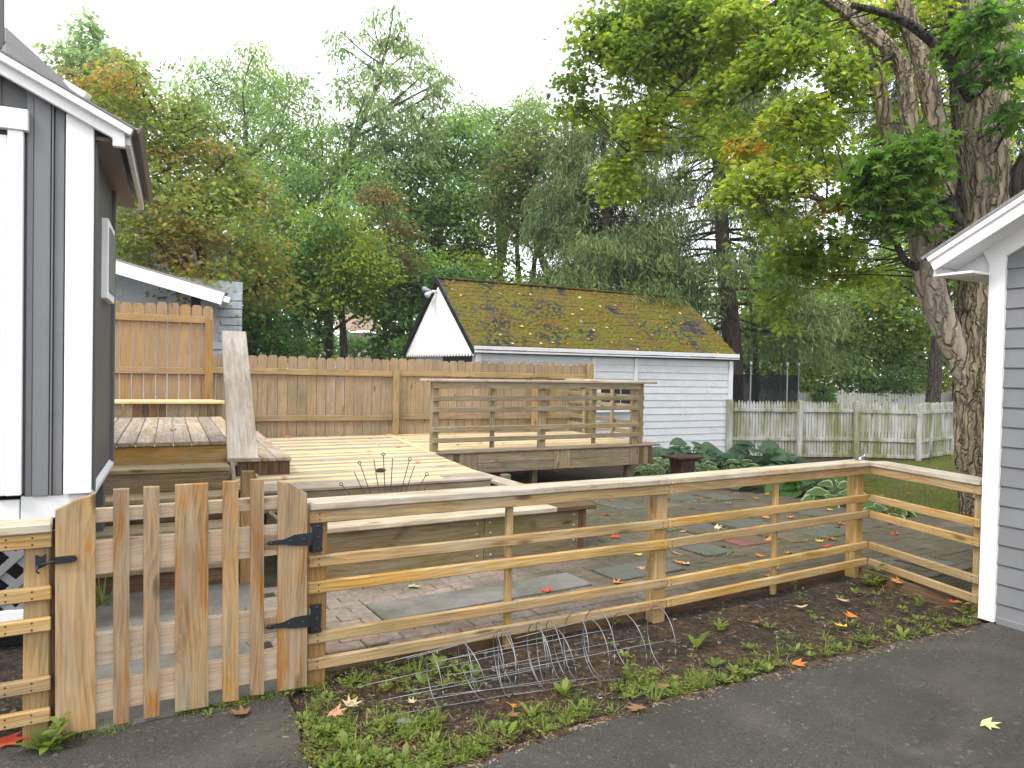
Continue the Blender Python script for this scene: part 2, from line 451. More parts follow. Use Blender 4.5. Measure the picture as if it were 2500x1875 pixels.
def brick():
    m = Mat('worn_paving_brick', .85, .2); v = m.coords(scale=(1, 1, 1)); w = m.coords(world=True)
    n = m.noise(v, 22, 4, .7); oi = m.new('ObjectInfo')
    tint = m.voro(m.coords(world=True, scale=(4.2, 4.2, 0)), 1.0, 'Color')
    base = m.ramp(tint, [(.2, (.25, .18, .14)), (.45, (.29, .235, .19)), (.6, (.22, .19, .155)), (.85, (.28, .205, .165))])
    c = m.mix(m.ramp(n, [(.3, .7), (.62, 0.)]), base, scale_col((.26, .2, .16), .35))
    sx = m.new('SeparateXYZ'); m.l.new(w, sx.inputs[0])
    far = m.new('MapRange'); m.l.new(m.math('ADD', m.math('MULTIPLY', sx.outputs[0], .55), sx.outputs[1]), far.inputs[0])
    far.inputs['From Min'].default_value = 4.3; far.inputs['From Max'].default_value = 6.6; far.inputs['To Max'].default_value = .62
    mo = m.noise(w, 1.5, 5, .65)
    f = m.ramp(m.math('ADD', mo, m.math('MULTIPLY', far.outputs[0], .45)), [(.46, 0.), (.76, .92)])
    c = m.mix(f, c, m.mix(m.ramp(m.noise(w, 12, 4, .7), [(.35, 0.), (.65, 1.)]), (.05, .046, .027), (.088, .076, .047)))
    m.color(c); m.bump(n, .5, .006); return m.m
def slab(name, col):
    m = Mat(name, .75, .3); w = m.coords(world=True); n = m.noise(w, 14, 5, .65); n1 = m.noise(w, 1.8, 4)
    c = m.mix(m.ramp(n, [(.3, .5), (.65, 0.)]), col, scale_col(col, .55))
    c = m.mix(m.ramp(n1, [(.42, 0.), (.68, .8)]), c, m.mix(m.ramp(n, [(.35, 0.), (.65, 1.)]), (.045, .044, .026), (.088, .082, .05))); m.color(c); m.bump(n, .3, .006); return m.m
def joint():
    m = Mat('joint_sand_and_moss', .95, .1); w = m.coords(world=True); n = m.noise(w, 5, 4)
    m.color(m.mix(m.ramp(n, [(.4, 0.), (.6, 1.)]), (.035, .028, .02), (.05, .052, .022))); m.bump(m.noise(w, 60, 3), .6, .01); return m.m
SOIL, ASPH, BRICK, JOINT = soil(), asphalt(), brick(), joint()
SLAB = [slab('bluestone_slab', (.095, .096, .082)), slab('red_stone_slab', (.185, .078, .055)), slab('purple_stone_slab', (.10, .083, .084)), slab('pink_stone_slab', (.165, .095, .07)), slab('grey_concrete_slab', (.175, .165, .148))]
def lawnmat():
    m = Mat('lawn_earth', .95, .1); w = m.coords(world=True); n = m.noise(w, 2.0, 5, .65); n2 = m.noise(w, 30, 4, .7)
    c = m.mix(m.ramp(n, [(.38, 0.), (.58, 1.)]), (.10, .07, .035), (.10, .125, .022))
    m.color(m.mix(m.ramp(n2, [(.3, .6), (.6, 0.)]), c, (.03, .03, .012))); m.bump(n2, .8, .02); return m.m
LAWN = lawnmat()
def bark(name, a, b, c3=None, scale=1.0):
    m = Mat(name, .9, .15); w = m.coords(world=True, scale=(1, 1, .16)); n = m.noise(w, 13 * scale, 5, .68, 1.2); n1 = m.noise(m.coords(world=True, scale=(1, 1, .5)), 1.5, 4)
    c = m.ramp(n, [(.30, a), (.42, tuple(.35 * x + .65 * y for x, y in zip(a, b))), (.58, b)])
    if c3: c = m.mix(m.ramp(n1, [(.42, 0.), (.6, .8)]), c, m.mix(m.ramp(n, [(.36, .0), (.6, 1.)]), scale_col(c3, .4), c3))
    wp = m.new('VectorMath', operation='MULTIPLY_ADD'); m.l.new(m.coords(world=True, scale=(1, 1, .075)), wp.inputs[0]); wp.inputs[1].default_value = (1, 1, 1)
    cb = m.new('CombineXYZ'); m.l.new(m.math('MULTIPLY', m.noise(m.coords(world=True), 5, 3), .16), cb.inputs[0]); m.l.new(m.math('MULTIPLY', m.noise(m.coords(world=True), 4, 3), .16), cb.inputs[1]); m.l.new(cb.outputs[0], wp.inputs[2])
    cr = m.voro(wp.outputs[0], 12.5 * scale, 'Distance', 'DISTANCE_TO_EDGE')
    c = m.mix(m.math('MULTIPLY', m.ramp(cr, [(.01, .55), (.10, 0.)]), m.ramp(m.noise(m.coords(world=True), 2.2, 2), [(.38, .25), (.6, 1.)])), c, a)
    m.color(c); m.bump(m.math('ADD', n, m.math('MULTIPLY', m.ramp(cr, [(0., 0.), (.16, 1.)]), .9)), 1.0, .06); return m.m
BARK_MAPLE = bark('maple_bark', (.075, .055, .036), (.43, .355, .255), (.33, .285, .165), 1.1)
BARK_PALE = bark('pale_smooth_bark', (.22, .175, .125), (.46, .395, .31), None, .8)
BARK_DARK = bark('dark_bark', (.02, .016, .012), (.09, .075, .058))
BARK_SPRUCE = bark('spruce_bark', (.035, .026, .02), (.15, .115, .095), None, 2)
BARK_GREY = bark('grey_bark', (.05, .045, .038), (.19, .175, .15))
def leafmat(name='leaf', trans=.35, rough=.5):
    m = Mat(name, rough, .3); a = m.new('Attribute'); a.attribute_name = 'tint'
    m.l.new(a.outputs['Color'], m.b.inputs['Base Color'])
    t = m.new('BsdfTranslucent'); hs = m.new('HueSaturation'); m.l.new(a.outputs['Color'], hs.inputs['Color']); hs.inputs['Value'].default_value = 1.5; hs.inputs['Saturation'].default_value = 1.1
    m.l.new(hs.outputs[0], t.inputs['Color']); mx = m.new('MixShader'); mx.inputs[0].default_value = trans
    m.l.new(m.b.outputs[0], mx.inputs[1]); m.l.new(t.outputs[0], mx.inputs[2]); m.l.new(mx.outputs[0], m.n['Material Output'].inputs[0]); return m.m
LEAF = leafmat('leaf', .54); NEEDLE = leafmat('needle', .25, .7); FALLEN = leafmat('fallen_leaf', .1, .6)
# ================================================================== GROUND
def sheet(name, mat, xs, ys, zf, **kw):
    V = [(x, y, zf(x, y)) for y in ys for x in xs]; n = len(xs)
    Fs = [(j * n + i, j * n + i + 1, (j + 1) * n + i + 1, (j + 1) * n + i) for j in range(len(ys) - 1) for i in range(n - 1)]
    return link(name, mesh_py(name, V, Fs, mat, True), **kw)
def fine(a, b, st, far):
    return sorted([a - f for f in far] + list(np.arange(a, b + 1e-6, st)) + [b + f for f in far])
def soil_z(x, y):
    z = gz(x, y)
    if y < 9: z += .016 * mnoise.noise(Vector((x * 2.1, y * 2.1, 0))) - .012
    return z
sheet('ground', SOIL, fine(-4.0, 5.0, .12, [2, 6, 15, 60, 220]), fine(1.0, 9.0, .12, [2, 6, 15, 60, 300]), soil_z, kind='structure')

def poly_mesh(name, pts, mat, zf, step=.15, thick=.05, wob=.0):
    """a flat slab with an uneven outline, following the ground"""
    import bmesh
    out = []
    for i, p in enumerate(pts):
        a = Vector(p).to_2d(); b = Vector(pts[(i + 1) % len(pts)]).to_2d(); k = max(1, int((b - a).length / step)) if (b - a).length < 8 else 1
        for j in range(k):
            q = a.lerp(b, j / k)
            if k > 1:
                n = mnoise.noise(Vector((q.x * 3.1, q.y * 3.1, 1))) + .5 * mnoise.noise(Vector((q.x * 9, q.y * 9, 4)))
                d = (b - a).normalized(); q = q + Vector((-d.y, d.x)) * n * wob
            out.append(q)
    bm = bmesh.new()
    top = [bm.verts.new((q.x, q.y, zf(q.x, q.y))) for q in out]
    bot = [bm.verts.new((q.x, q.y, zf(q.x, q.y) - thick)) for q in out]
    f = bm.faces.new(top); f.normal_update()
    if f.normal.z < 0: f.normal_flip()
    n = len(out)
    for i in range(n):
        bm.faces.new((top[i], top[(i + 1) % n], bot[(i + 1) % n], bot[i]))
    bmesh.ops.triangulate(bm, faces=[f]); bmesh.ops.recalc_face_normals(bm, faces=bm.faces)
    me = bpy.data.meshes.new(name); bm.to_mesh(me); bm.free(); me.materials.append(mat); return me
px = [(-500, 1835), (60, 1822), (135, 1800), (233, 1786), (450, 1742), (590, 1712), (700, 1694), (722, 1745), (738, 1810), (752, 1875), (790, 1960), (950, 1960), (1090, 1890), (1250, 1822), (1500, 1742), (1700, 1690), (1900, 1640), (2100, 1590), (2300, 1545), (2420, 1519)]
dpts = [G(u, v, .012) for u, v in px]
dpts += [Vector((4.6, 2.4, 0)), Vector((9, -4, 0)), Vector((-9, -4, 0)), Vector((-9, 2.9, 0))]
link('driveway', poly_mesh('driveway', dpts, ASPH, lambda x, y: .012, .07, .06, .03), kind='structure')

# ------------------------------------------------------------------ brick patio with stone slabs
E1, E2 = dirv(31), perp(dirv(31))
def flat(u, v, Y): p = P(u, v, Y); return Vector((p.x, p.y, 0))
L0, LM, LC = flat(752, 1500, 3.60), flat(1632, 1370, 4.70), flat(2120, 1290, 5.87)
HR = G(2396, 1513, 0)                                   # corner of the grey shed on the right
PO = Vector((-.95, 3.7, 0))
def to_st(p): d = Vector((p[0], p[1], 0)) - PO; return d.dot(E1), d.dot(E2)
def from_st(s, t, z=0): p = PO + E1 * s + E2 * t; p.z = z; return p
def pz(x, y): return gz(x, y) + .045
_n = Vector((.5, -.866, 0))
patio_poly = [tuple((L0 + Vector((.15, .09, 0)) - _n * .26).to_2d()), tuple((LM - _n * .26).to_2d()), tuple((LC - _n * .22 + Vector((.05, .0, 0))).to_2d()), (HR.x + .08, HR.y + .2), (5.6, 4.9), (5.2, 7.9), (4.35, 8.7), (4.1, 9.3), (3.75, 10.0), (2.9, 10.5), (1.6, 10.7), (.4, 10.3), (-.5, 8.4), (-2.1, 6.6), (-2.4, 5.6), (-1.78, 5.2), (-1.23, 3.75)]
link('patio', poly_mesh('patio', [Vector((x, y, 0)) for x, y in patio_poly], JOINT, lambda x, y: pz(x, y) - .013, .5, .06), kind='structure')
patio = bpy.data.objects['patio']; WM['patio'] = Matrix.Identity(4)
def inside(x, y, poly):
    c = False; n = len(poly)
    for i in range(n):
        (x1, y1), (x2, y2) = poly[i], poly[(i + 1) % n]
        if (y1 > y) != (y2 > y) and x < (x2 - x1) * (y - y1) / (y2 - y1) + x1: c = not c
    return c
slab_px = [((962, 1520), (1405, 1417), 4), ((1515, 1428), (1655, 1386), 0), ((1727, 1361), (1711, 1329), 0), ((1828, 1341), (1846, 1313), 1), ((1953, 1332), (1928, 1306), 3),
           ((1713, 1306), (1763, 1286), 2), ((1803, 1294), (1860, 1272), 0), ((2014, 1319), (1966, 1297), 0), ((2046, 1311), (2041, 1286), 0), ((1679, 1219), (1675, 1197), 0),
           ((1762, 1211), (1758, 1195), 0), ((2000, 1258), (2002, 1243), 0), ((1530, 1243), (1503, 1212), 0), ((2290, 1400), (2270, 1376), 0), ((1600, 1300), (1612, 1280), 0)]
slabs = []
for (fu, fv), (bu, bv), k in slab_px:
    s0, t0 = to_st(G(fu, fv, .03)); s1, t1 = to_st(G(bu, bv, .03))
    s0, s1 = min(s0, s1), max(s0, s1); t0, t1 = min(t0, t1), max(t0, t1)
    if s1 - s0 < .3: s1 = s0 + .42
    if t1 - t0 < .3: t1 = t0 + .42
    s0 = round(s0 / .115) * .115; t0 = round(t0 / .115) * .115
    slabs.append((s0, s0 + max(3, round((s1 - s0) / .115)) * .115, t0, t0 + max(3, round((t1 - t0) / .115)) * .115, k))
def in_slab(s, t, m=.03):
    return any(a - m < s < b + m and c - m < t < d + m for a, b, c, d, _ in slabs)
for a, b, c, d, k in slabs:
    ctr = from_st((a + b) / 2, (c + d) / 2); z = pz(ctr.x, ctr.y)
    x = (E1 + Vector((0, 0, pz(ctr.x + E1.x, ctr.y + E1.y) - z)))
    m = frame(ctr + Z * (z - .012 + random.uniform(-.003, .004)), x, E2) @ Matrix.Rotation(random.uniform(-.012, .012), 4, 'Y')
    link('stone_slab', cbox_mesh(b - a - .016, d - c - .018, .04, .006, SLAB[k]), patio, m)
# planter footprint, kept free of paving
PLF = flat(1431, 1300, 6.48); PD1 = dirv(30); PD2 = perp(PD1)
cand = []; halves = []
BL, BW = .221, .1095
for j in range(-4, 70):
    for i in range(-16, 40):
        s = i * (BL + .007) + (.115 if j % 2 else 0); t = j * (BW + .004) + .06
        p = from_st(s, t)
        if not inside(p.x, p.y, patio_poly) or s < -.28: continue
        if in_slab(s, t, .045):
            for sg in (-1, 1):
                ph = from_st(s + sg * .0575, t); q = ph - PLF
                if not in_slab(s + sg * .0575, t, .03) and not (q.dot(PD2) > .02 and q.dot(PD1) < -.04): halves.append(ph)
            continue
        q = p - PLF; qs, qt = q.dot(PD1), q.dot(PD2)
        if -2.5 < qs < -.04 and .06 < qt: continue
        if qs < -.3 and qt > .02: continue
        cand.append((p.length, p, s, t))
cand.sort(key=lambda c: c[0])
bm_brick = cbox_mesh(BL, BW, .045, .006, BRICK)
rest = Bag()
for n_, (d_, p, s, t) in enumerate(cand):
    z = pz(p.x, p.y)
    x = (E1 + Vector((0, 0, pz(p.x + E1.x, p.y + E1.y) - z))).normalized()
    m = frame(p + Z * (z - .021 + random.uniform(-.004, .003)), x, E2) @ Matrix.Rotation(random.uniform(-.016, .016), 4, 'X') @ Matrix.Rotation(random.uniform(-.012, .012), 4, 'Y') @ Matrix.Rotation(random.uniform(-.012, .012), 4, 'Z')
    if n_ < 298: link('brick', bm_brick, patio, m)
    else: rest.add([m @ v.co for v in bm_brick.vertices], [tuple(f.vertices) for f in bm_brick.polygons])
hb_ = cbox_mesh(.108, BW, .045, .006, BRICK)
for p in halves:
    m = frame(p + Z * (pz(p.x, p.y) - .021), E1, E2); rest.add([m @ v.co for v in hb_.vertices], [tuple(f.vertices) for f in hb_.polygons])
rest.make('paving', BRICK, patio, kind='stuff')
# concrete walk between the gate and the stairs
link('walkway', poly_mesh('walkway', [G(u, v, .03) for u, v in ((95, 1790), (233, 1779), (690, 1678), (770, 1645))] + [Vector((-1.25, 3.76, 0)), Vector((-1.8, 5.2, 0)), Vector((-2.0, 5.8, 0)), Vector((-3.2, 5.3, 0)), Vector((-2.75, 4.7, 0)), Vector((-2.02, 3.16, 0))], SLAB[4], lambda x, y: .028, .3, .05), kind='structure')

# ================================================================== NEAR RAIL FENCE
RAILZ = [.63, .50, .25, .118]
def fence_nails(bag, p, d, nrm, z, r=.0045):
    for dz in (-.014, .014): bag.disc(p + Z * (z + dz) + nrm * .001, nrm, r, .0008)
fence = thing('rail_fence', 'long low pale timber rail fence with wide top board between gate and grey shed', 'fence', (1.0, 4.75, 0), 'timber rail fences either side of the gate')
nails = Bag()
def fence_run(root, a, b, posts, cap=True, capext=(0, 0), nailpos=(), wmul=1.0):
    d = (b - a).normalized(); n = Vector((d.y, -d.x, 0))            # n faces the camera side
    for k, z in enumerate(RAILZ):
        board('rail', a + Z * z - n * .016, b + Z * z - n * .016, Z, .057, .032, WD['fence'], root, .005)
        for q in nailpos: fence_nails(nails, a + d * q, d, n, z)
    board('trim_board', a + Z * .853 - n * .018, b + Z * .853 - n * .018, Z, .062, .036, WD['fence'], root, .004)
    for q in nailpos: fence_nails(nails, a + d * q, d, n, .853)
    board('cap_board', a + d * capext[0] + Z * .905 - n * .062, b + d * capext[1] + Z * .905 - n * .062, n, .150, .040, WD['cap'], root, .006)
    return d, n
d1, n1 = fence_run(fence, L0, LM - (LM - L0).normalized() * .002, None, nailpos=(.05, 2.235))
d2, n2 = fence_run(fence, LM + (LC - LM).normalized() * .002, LC, None, capext=(0, -.0), nailpos=(.03,))
LH = HR + (LC - HR).normalized() * .04
d3 = (LH - LC).normalized(); n3 = Vector((d3.y, -d3.x, 0))
for z in RAILZ:
    board('rail', LC + d3 * .004 + Z * z - n3 * .016, LH + Z * z - n3 * .016, Z, .057, .032, WD['fence'], fence, .005)
    fence_nails(nails, LH - d3 * .045, d3, n3, z)
board('trim_board', LC + d3 * .004 + Z * .853 - n3 * .018, LH + Z * .853 - n3 * .018, Z, .062, .036, WD['fence'], fence)
board('cap_board', LC + d3 * .006 + Z * .905 - n3 * .062, LH + Z * .905 - n3 * .062, n3, .150, .040, WD['cap'], fence, .006)
fence_nails(nails, LH - d3 * .045, d3, n3, .853)
def post(root, p, d, zt, mat, w=.092, t=.092, zb=-.15, nm='post', **kw):
    board(nm, Vector((p.x, p.y, zb)), Vector((p.x, p.y, zt)), d, w, t, mat, root, .006, **kw)
post(fence, L0 + d1 * .055 - n1 * .083, d1, .884, WD['orange'])
post(fence, LM - d1 * .03 - n1 * .083, d1, .884, WD['fence'])
post(fence, LC - d2 * .062 - n2 * .083, d2, .884, WD['fence'])
post(fence, LH - d3 * .045 - n3 * .055, d3, .884, WD['fence'], .06, .045)
for u in (1251, 1903):
    a_, b_, dd, nn = (L0, LM, d1, n1) if u < 1600 else (LM, LC, d2, n2)
    q = on_wall(u, 1400, a_, dd)
    post(fence, Vector((q.x, q.y, 0)) - nn * .052, dd, .82, WD['fence'], .042, .034, .0, nm='baluster')
off = .16
board('curb_board', L0 - n1 * off + d1 * .12 + Z * .01, LM - n1 * off + Z * .01, Z, .11, .045, WD['dark'], fence)
board('curb_board', LM - n1 * off + d2 * .01 + Z * .01, LC - n2 * off + Z * .01, Z, .11, .045, WD['dark'], fence)
board('curb_board', LC - n2 * off + d3 * .1 + Z * .01, LH - n3 * .1 + Z * .01, Z, .11, .045, WD['dark'], fence)
nails.make('nail_heads', NAIL, fence, kind='stuff')

lf = thing('rail_fence', 'short piece of timber rail fence left of the gate, in front of grey lattice', 'fence', (-2.2, 2.95, 0), 'timber rail fences either side of the gate')
nails = Bag()
GD = dirv(30.5); GN = Vector((GD.y, -GD.x, 0))
GL, GR = flat(133, 1550, 3.055), flat(747, 1450, 3.59)
LB = GL - GD * .012; LA = GL - GD * 1.3
fence_run(lf, LA, LB, None, nailpos=(1.22, 1.13))
post(lf, LB - GD * .052 - GN * .103, GD, .884, WD['fence'], .095, .135)
board('post_side_shade', LB + GD * .03 - GN * .055 - Z * .1, LB + GD * .03 - GN * .055 + Z * .884, GD, .09, .02, WD['dark'], lf)  # added strip, dark brown to paint the shaded side face of the post
post(lf, LA + GD * .05 - GN * .083, GD, .884, WD['fence'])
nails.make('nail_heads', NAIL, lf, kind='stuff')

# ================================================================== GATE
gate = thing('picket_gate', 'brown timber garden gate with arched top, mixed wide and narrow pickets and black hinges', 'gate', (-1.45, 3.33, .03))
def gpt(u, v=1450): q = on_wall(u, v, GL, GD); return (Vector((q.x, q.y, 0)) - GL).dot(GD)
GLEN = (GR - GL).length
pk = [(135, 233, 1797, 1779, 1244, 1204, None), (276, 315, 1770, 1766, 1193, 1191, None), (350, 388, 1752, 1749, 1187, 1186, None), (427, 507, 1735, 1722, 1182, 1178, None),
      (543, 580, 1711, 1707, 1174, 1173, None), (610, 642, 1695, 1692, 1169, 1168, None), (677, 747, 1685, 1673, 1174, 1203, 'clip')]
for k, (ua, ub, ba, bb, ta, tb, cl) in enumerate(pk):
    q = [on_wall(ua, ba, GL, GD), on_wall(ub, bb, GL, GD), on_wall(ub, tb, GL, GD), on_wall(ua, ta, GL, GD)]
    for i in (0, 1): q[i].z = max(q[i].z, .028)
    c = sum(q, Vector()) / 4
    loc = frame(c, Z, -GD)
    inv = loc.inverted(); fr = [inv @ p for p in q]
    if cl: fr = fr[:3] + [inv @ on_wall(703, 1177, GL, GD)] + fr[3:]
    elif k == 0: fr = fr[:3] + [inv @ on_wall(185, 1219, GL, GD)] + fr[3:]
    for p in fr: p.z = 0
    th = .022; b = .0022
    ctr = sum(fr, Vector()) / len(fr); n = len(fr)
    inn = [p + (ctr - p).normalized() * b * 1.5 for p in fr]
    # local Z of this frame: Z x -GD
    sgn = 1 if (loc.to_3x3() @ Vector((0, 0, 1))).dot(GN) > 0 else -1
    V = [p + Vector((0, 0, sgn * th)) for p in inn] + [p + Vector((0, 0, sgn * (th - b))) for p in fr] + [p for p in fr]
    Fs = [list(range(n))] + [[i, (i + 1) % n, n + (i + 1) % n, n + i] for i in range(n)] + [[n + i, n + (i + 1) % n, 2 * n + (i + 1) % n, 2 * n + i] for i in range(n)] + [[2 * n + i for i in range(n)][::-1]]
    me = mesh_py('picket', V, Fs, WD['gate'])
    import bmesh
    bm = bmesh.new(); bm.from_mesh(me); bmesh.ops.recalc_face_normals(bm, faces=bm.faces); bm.to_mesh(me); bm.free()
    link('picket', me, gate, loc)
for z0, z1 in ((.908, .968), (.685, .83), (.29, .43), (.085, .22)):
    z = (z0 + z1) / 2
    board('cross_rail', GL + GD * .05 + Z * z - GN * .020, GR - GD * .03 + Z * z - GN * .020, Z, z1 - z0, .036, WD['gate_rail'], gate, .003)
for zc in (.752, .352):
    s0 = gpt(652); s1 = GLEN + .015
    base = GL + GN * .0245
    def gp(s, z): return base + GD * s + Z * z
    prism('hinge_strap', [gp(s0, zc - .008), gp(s0 - .012, zc), gp(s0, zc + .011), gp(s0 + .07, zc + .014), gp(s0 + .12, zc + .031), gp(s1, zc + .033), gp(s1, zc - .028), gp(s0 + .12, zc - .022), gp(s0 + .07, zc - .011)], GN * .004, BLACK, gate)
    pa = GR + GD * .018 + GN * .006
    def hp(s, z): return pa + GD * s + Z * z
    hl = prism('hinge_plate', [hp(0, zc - .072), hp(.055, zc - .072), hp(.06, zc - .058), hp(.054, zc - .045), hp(.058, zc + .045), hp(.054, zc + .052), hp(.06, zc + .06), hp(.055, zc + .072), hp(0, zc + .072)], GN * .005, BLACK, gate)
    tube('hinge_pin', [GR + GD * .014 + GN * .022 + Z * (zc - .06), GR + GD * .014 + GN * .022 + Z * (zc + .06)], .008, BLACK, gate, 8)
    bb = Bag()
    for s in (.01, .10, .165): bb.disc(gp(s0 + s, zc + .002) + GN * .004, GN, .0075, .006, 8)
    for dz in (-.055, 0, .055): bb.disc(hp(.034, zc + dz) + GN * .005, GN, .008, .006, 8)
    bb.make('hinge_bolts', BLACK, gate, kind='stuff')
    board('hinge_block', GL + GD * (s0 - .02) + Z * zc - GN * .014, GL + GD * (gpt(680) + .03) + Z * zc - GN * .014, Z, .075, .024, WD['gate'], gate)
# latch
la = GL + GN * .026
zl = .77
prism('latch_plate', [LB - GD * .055 + GN * .004 + Z * (zl - .035), LB - GD * .02 + GN * .004 + Z * (zl - .02), LB - GD * .018 + GN * .004 + Z * (zl + .03), LB - GD * .036 + GN * .004 + Z * (zl + .018), LB - GD * .057 + GN * .004 + Z * (zl + .028)], GN * .012, BLACK, gate)
tube('latch_bar', [LB - GD * .045 + GN * .022 + Z * (zl - .012), LB + GN * .03 + Z * (zl - .004), la + GD * .02 + Z * (zl + .003)], .0055, BLACK, gate, 8)
prism('latch_mount', [la + GD * .0 + Z * (zl - .012), la + GD * .072 + Z * (zl - .01), la + GD * .08 + Z * (zl + .002), la + GD * .072 + Z * (zl + .016), la + GD * .0 + Z * (zl + .016)], GN * .012, BLACK, gate)
tube('latch_hook', [LB - GD * .046 + GN * .022 + Z * (zl - .01), LB - GD * .052 + GN * .03 + Z * (zl - .035), LB - GD * .042 + GN * .031 + Z * (zl - .045)], .0045, BLACK, gate, 6)
# ================================================================== DECK
DA = flat(1200, 1167, 7.44); D1 = dirv(29); D2 = perp(D1); DZ = .5
def dp(s, t, z=0): p = DA + D1 * s + D2 * t; p.z = z; return p
deck = thing('timber_deck', 'low L-shaped timber deck of mixed old grey and new pale boards with a railing', 'deck', (-.5, 9, 0))
BD = .139
def sr(t): return .127 * t
TB = 2.16; TE = 4.85
kinds_a = []
rd = random.Random(5)
j = 0; t = .0
while t < TE:
    sL = -3.2 if t > .9 else -2.4
    mat = WD['deck_new'] if j in (1, 3, 5, 8, 10, 12, 15, 17, 19, 20, 23, 26, 29, 32, 33) else WD['deck_old']
    L, R = sL, sr(t) + (.018 if t < TB else -.06)
    cuts = []
    if j == 1: cuts = [-1.25, -.45]
    if j in (4, 9, 14, 18): cuts = [rd.uniform(-1.8, -.8)]
    xs = [L] + cuts + [R]
    for a, b in zip(xs[:-1], xs[1:]):
        mm = mat
        if j == 1: mm = WD['deck_new'] if a == -1.25 else WD['deck_old']
        board('deck_board', dp(a + .002, t + BD / 2, DZ - .013), dp(b - .002, t + BD / 2, DZ - .013 + rd.uniform(-.002, .002)), D2, BD - .006, .026, mm, deck, .004)
    t += BD; j += 1
# seam strip between the two fields of boards
board('seam_board', dp(sr(TB) + .0, TB + .01, DZ - .011), dp(sr(TE) + .0, TE, DZ - .011), D1, .1, .028, WD['deck_new'], deck)
t = TB; j = 0; SB = 3.98
while t < TE:
    mat = WD['deck_new'] if j in (2, 3, 5, 7, 8, 11, 13, 15, 16, 18) else WD['deck_old']
    if j == 0: mat = WD['fascia']
    board('deck_board', dp(sr(t) + .055, t + BD / 2, DZ - .013), dp(SB + (.06 if j == 0 else .02), t + BD / 2, DZ - .013), D2, BD - .006, .026, mat, deck, .004)
    t += BD; j += 1
board('edge_board', dp(sr(TE) + .2, TE - .02, DZ + .018), dp(SB, TE - .02, DZ + .018), Z, .035, .04, WD['dark'], deck)
# fascia
board('fascia_board', dp(-2.4, .03, DZ - .115), dp(-.0, .03, DZ - .115), Z, .17, .03, WD['fascia'], deck)
board('fascia_board', dp(-.02, .06, DZ - .115), dp(sr(TB) - .02, TB + .02, DZ - .115), Z, .17, .03, WD['fascia'], deck)
fz = DZ - .03
segs = [('v', .30, .92), ('h', .92, 2.12), ('v', 2.12, 2.40), ('h', 2.40, 3.46), ('v', 3.46, 3.90)]
for kd, a, b in segs:
    if kd == 'h':
        board('fascia_board', dp(a + .003, TB + .035, fz - .07), dp(b - .003, TB + .035, fz - .07), Z, .128, .035, WD['fascia'], deck)
        board('fascia_board', dp(a + .003, TB + .035, fz - .203), dp(b - .003, TB + .035, fz - .203), Z, .128, .035, WD['fascia'], deck)
    else:
        n = max(2, round((b - a) / .09))
        for i in range(n):
            s = a + (b - a) * (i + .5) / n
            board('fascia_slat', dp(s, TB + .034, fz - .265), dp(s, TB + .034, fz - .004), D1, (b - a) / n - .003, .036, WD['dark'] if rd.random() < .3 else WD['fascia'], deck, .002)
for tt in np.arange(TB + .12, TE, .09):
    board('fascia_slat', dp(3.9, tt, fz - .24), dp(3.9, tt, fz - .004), D2, .087, .03, WD['fascia'], deck, .002)
for s, t in ((.38, .4), (1.95, 2.45), (3.6, 2.4), (-1.2, .5), (3.7, 4.6), (2.0, 4.5)):
    p = dp(s, t); board('support_post', Vector((p.x, p.y, gz(p.x, p.y) - .1)), Vector((p.x, p.y, DZ - .04)), D1, .09, .09, WD['planter'], deck)
for t in (2.7, 3.4, 4.2):
    board('joist', dp(.3, t, DZ - .12), dp(3.85, t, DZ - .12), Z, .18, .04, WD['dark'], deck)
board('beam', dp(.35, 2.62, .2), dp(2.9, 2.62, .2), Z, .14, .05, DARKVOID, deck)
for t in (.6, 1.3, 2.0, 3.0, 4.0):
    board('joist', dp(-2.3, t, DZ - .12), dp(sr(min(t, TB)) - .06, t, DZ - .12), Z, .18, .04, WD['dark'], deck)
# railing
RB = TB + .075
def rail_post(s, t, zt=1.42, w=.089, dz=0):
    board('railing_post', dp(s, t, DZ + dz + .001), dp(s, t, zt), D1, w, .089, WD['deck_rail'], deck)
for s in (.34, 1.98): rail_post(s, RB + .065)
rail_post(3.62, RB + .065)
rail_post(3.80, RB + .16)
for s in (1.18, 2.86): board('railing_baluster', dp(s, RB + .04, DZ + .03), dp(s, RB + .04, 1.36), D1, .06, .035, WD['deck_rail'], deck)
for z in (1.2, 1.052, .796, .650):
    board('railing_rail', dp(.295, RB, z), dp(3.66, RB, z), Z, .066, .032, WD['deck_rail'], deck)
board('railing_trim', dp(.285, RB, 1.375), dp(3.68, RB, 1.375), Z, .088, .034, WD['deck_rail'], deck)
board('railing_cap', dp(.17, RB + .06, 1.437), dp(2.2, RB + .06, 1.437), D2, .2, .035, WD['cap'], deck, .006)
board('railing_cap', dp(2.203, RB + .06, 1.437), dp(3.98, RB + .06, 1.437), D2, .2, .035, WD['cap'], deck, .006)
for z in (1.2, 1.052, .796, .650):
    board('railing_rail', dp(3.846, RB + .12, z), dp(3.93, 4.6, z), Z, .066, .032, WD['deck_rail'], deck)
for t in (3.1, 3.9): board('railing_baluster', dp(3.81, t, DZ + .03), dp(3.81, t, 1.36), D2, .06, .035, WD['deck_rail'], deck)
board('railing_cap', dp(3.86, RB + .165, 1.436), dp(3.9, 4.6, 1.436), D1, .16, .034, WD['cap'], deck)
set_props(bpy.data.objects['railing_cap'], label='grey weathered left half of the railing top board')

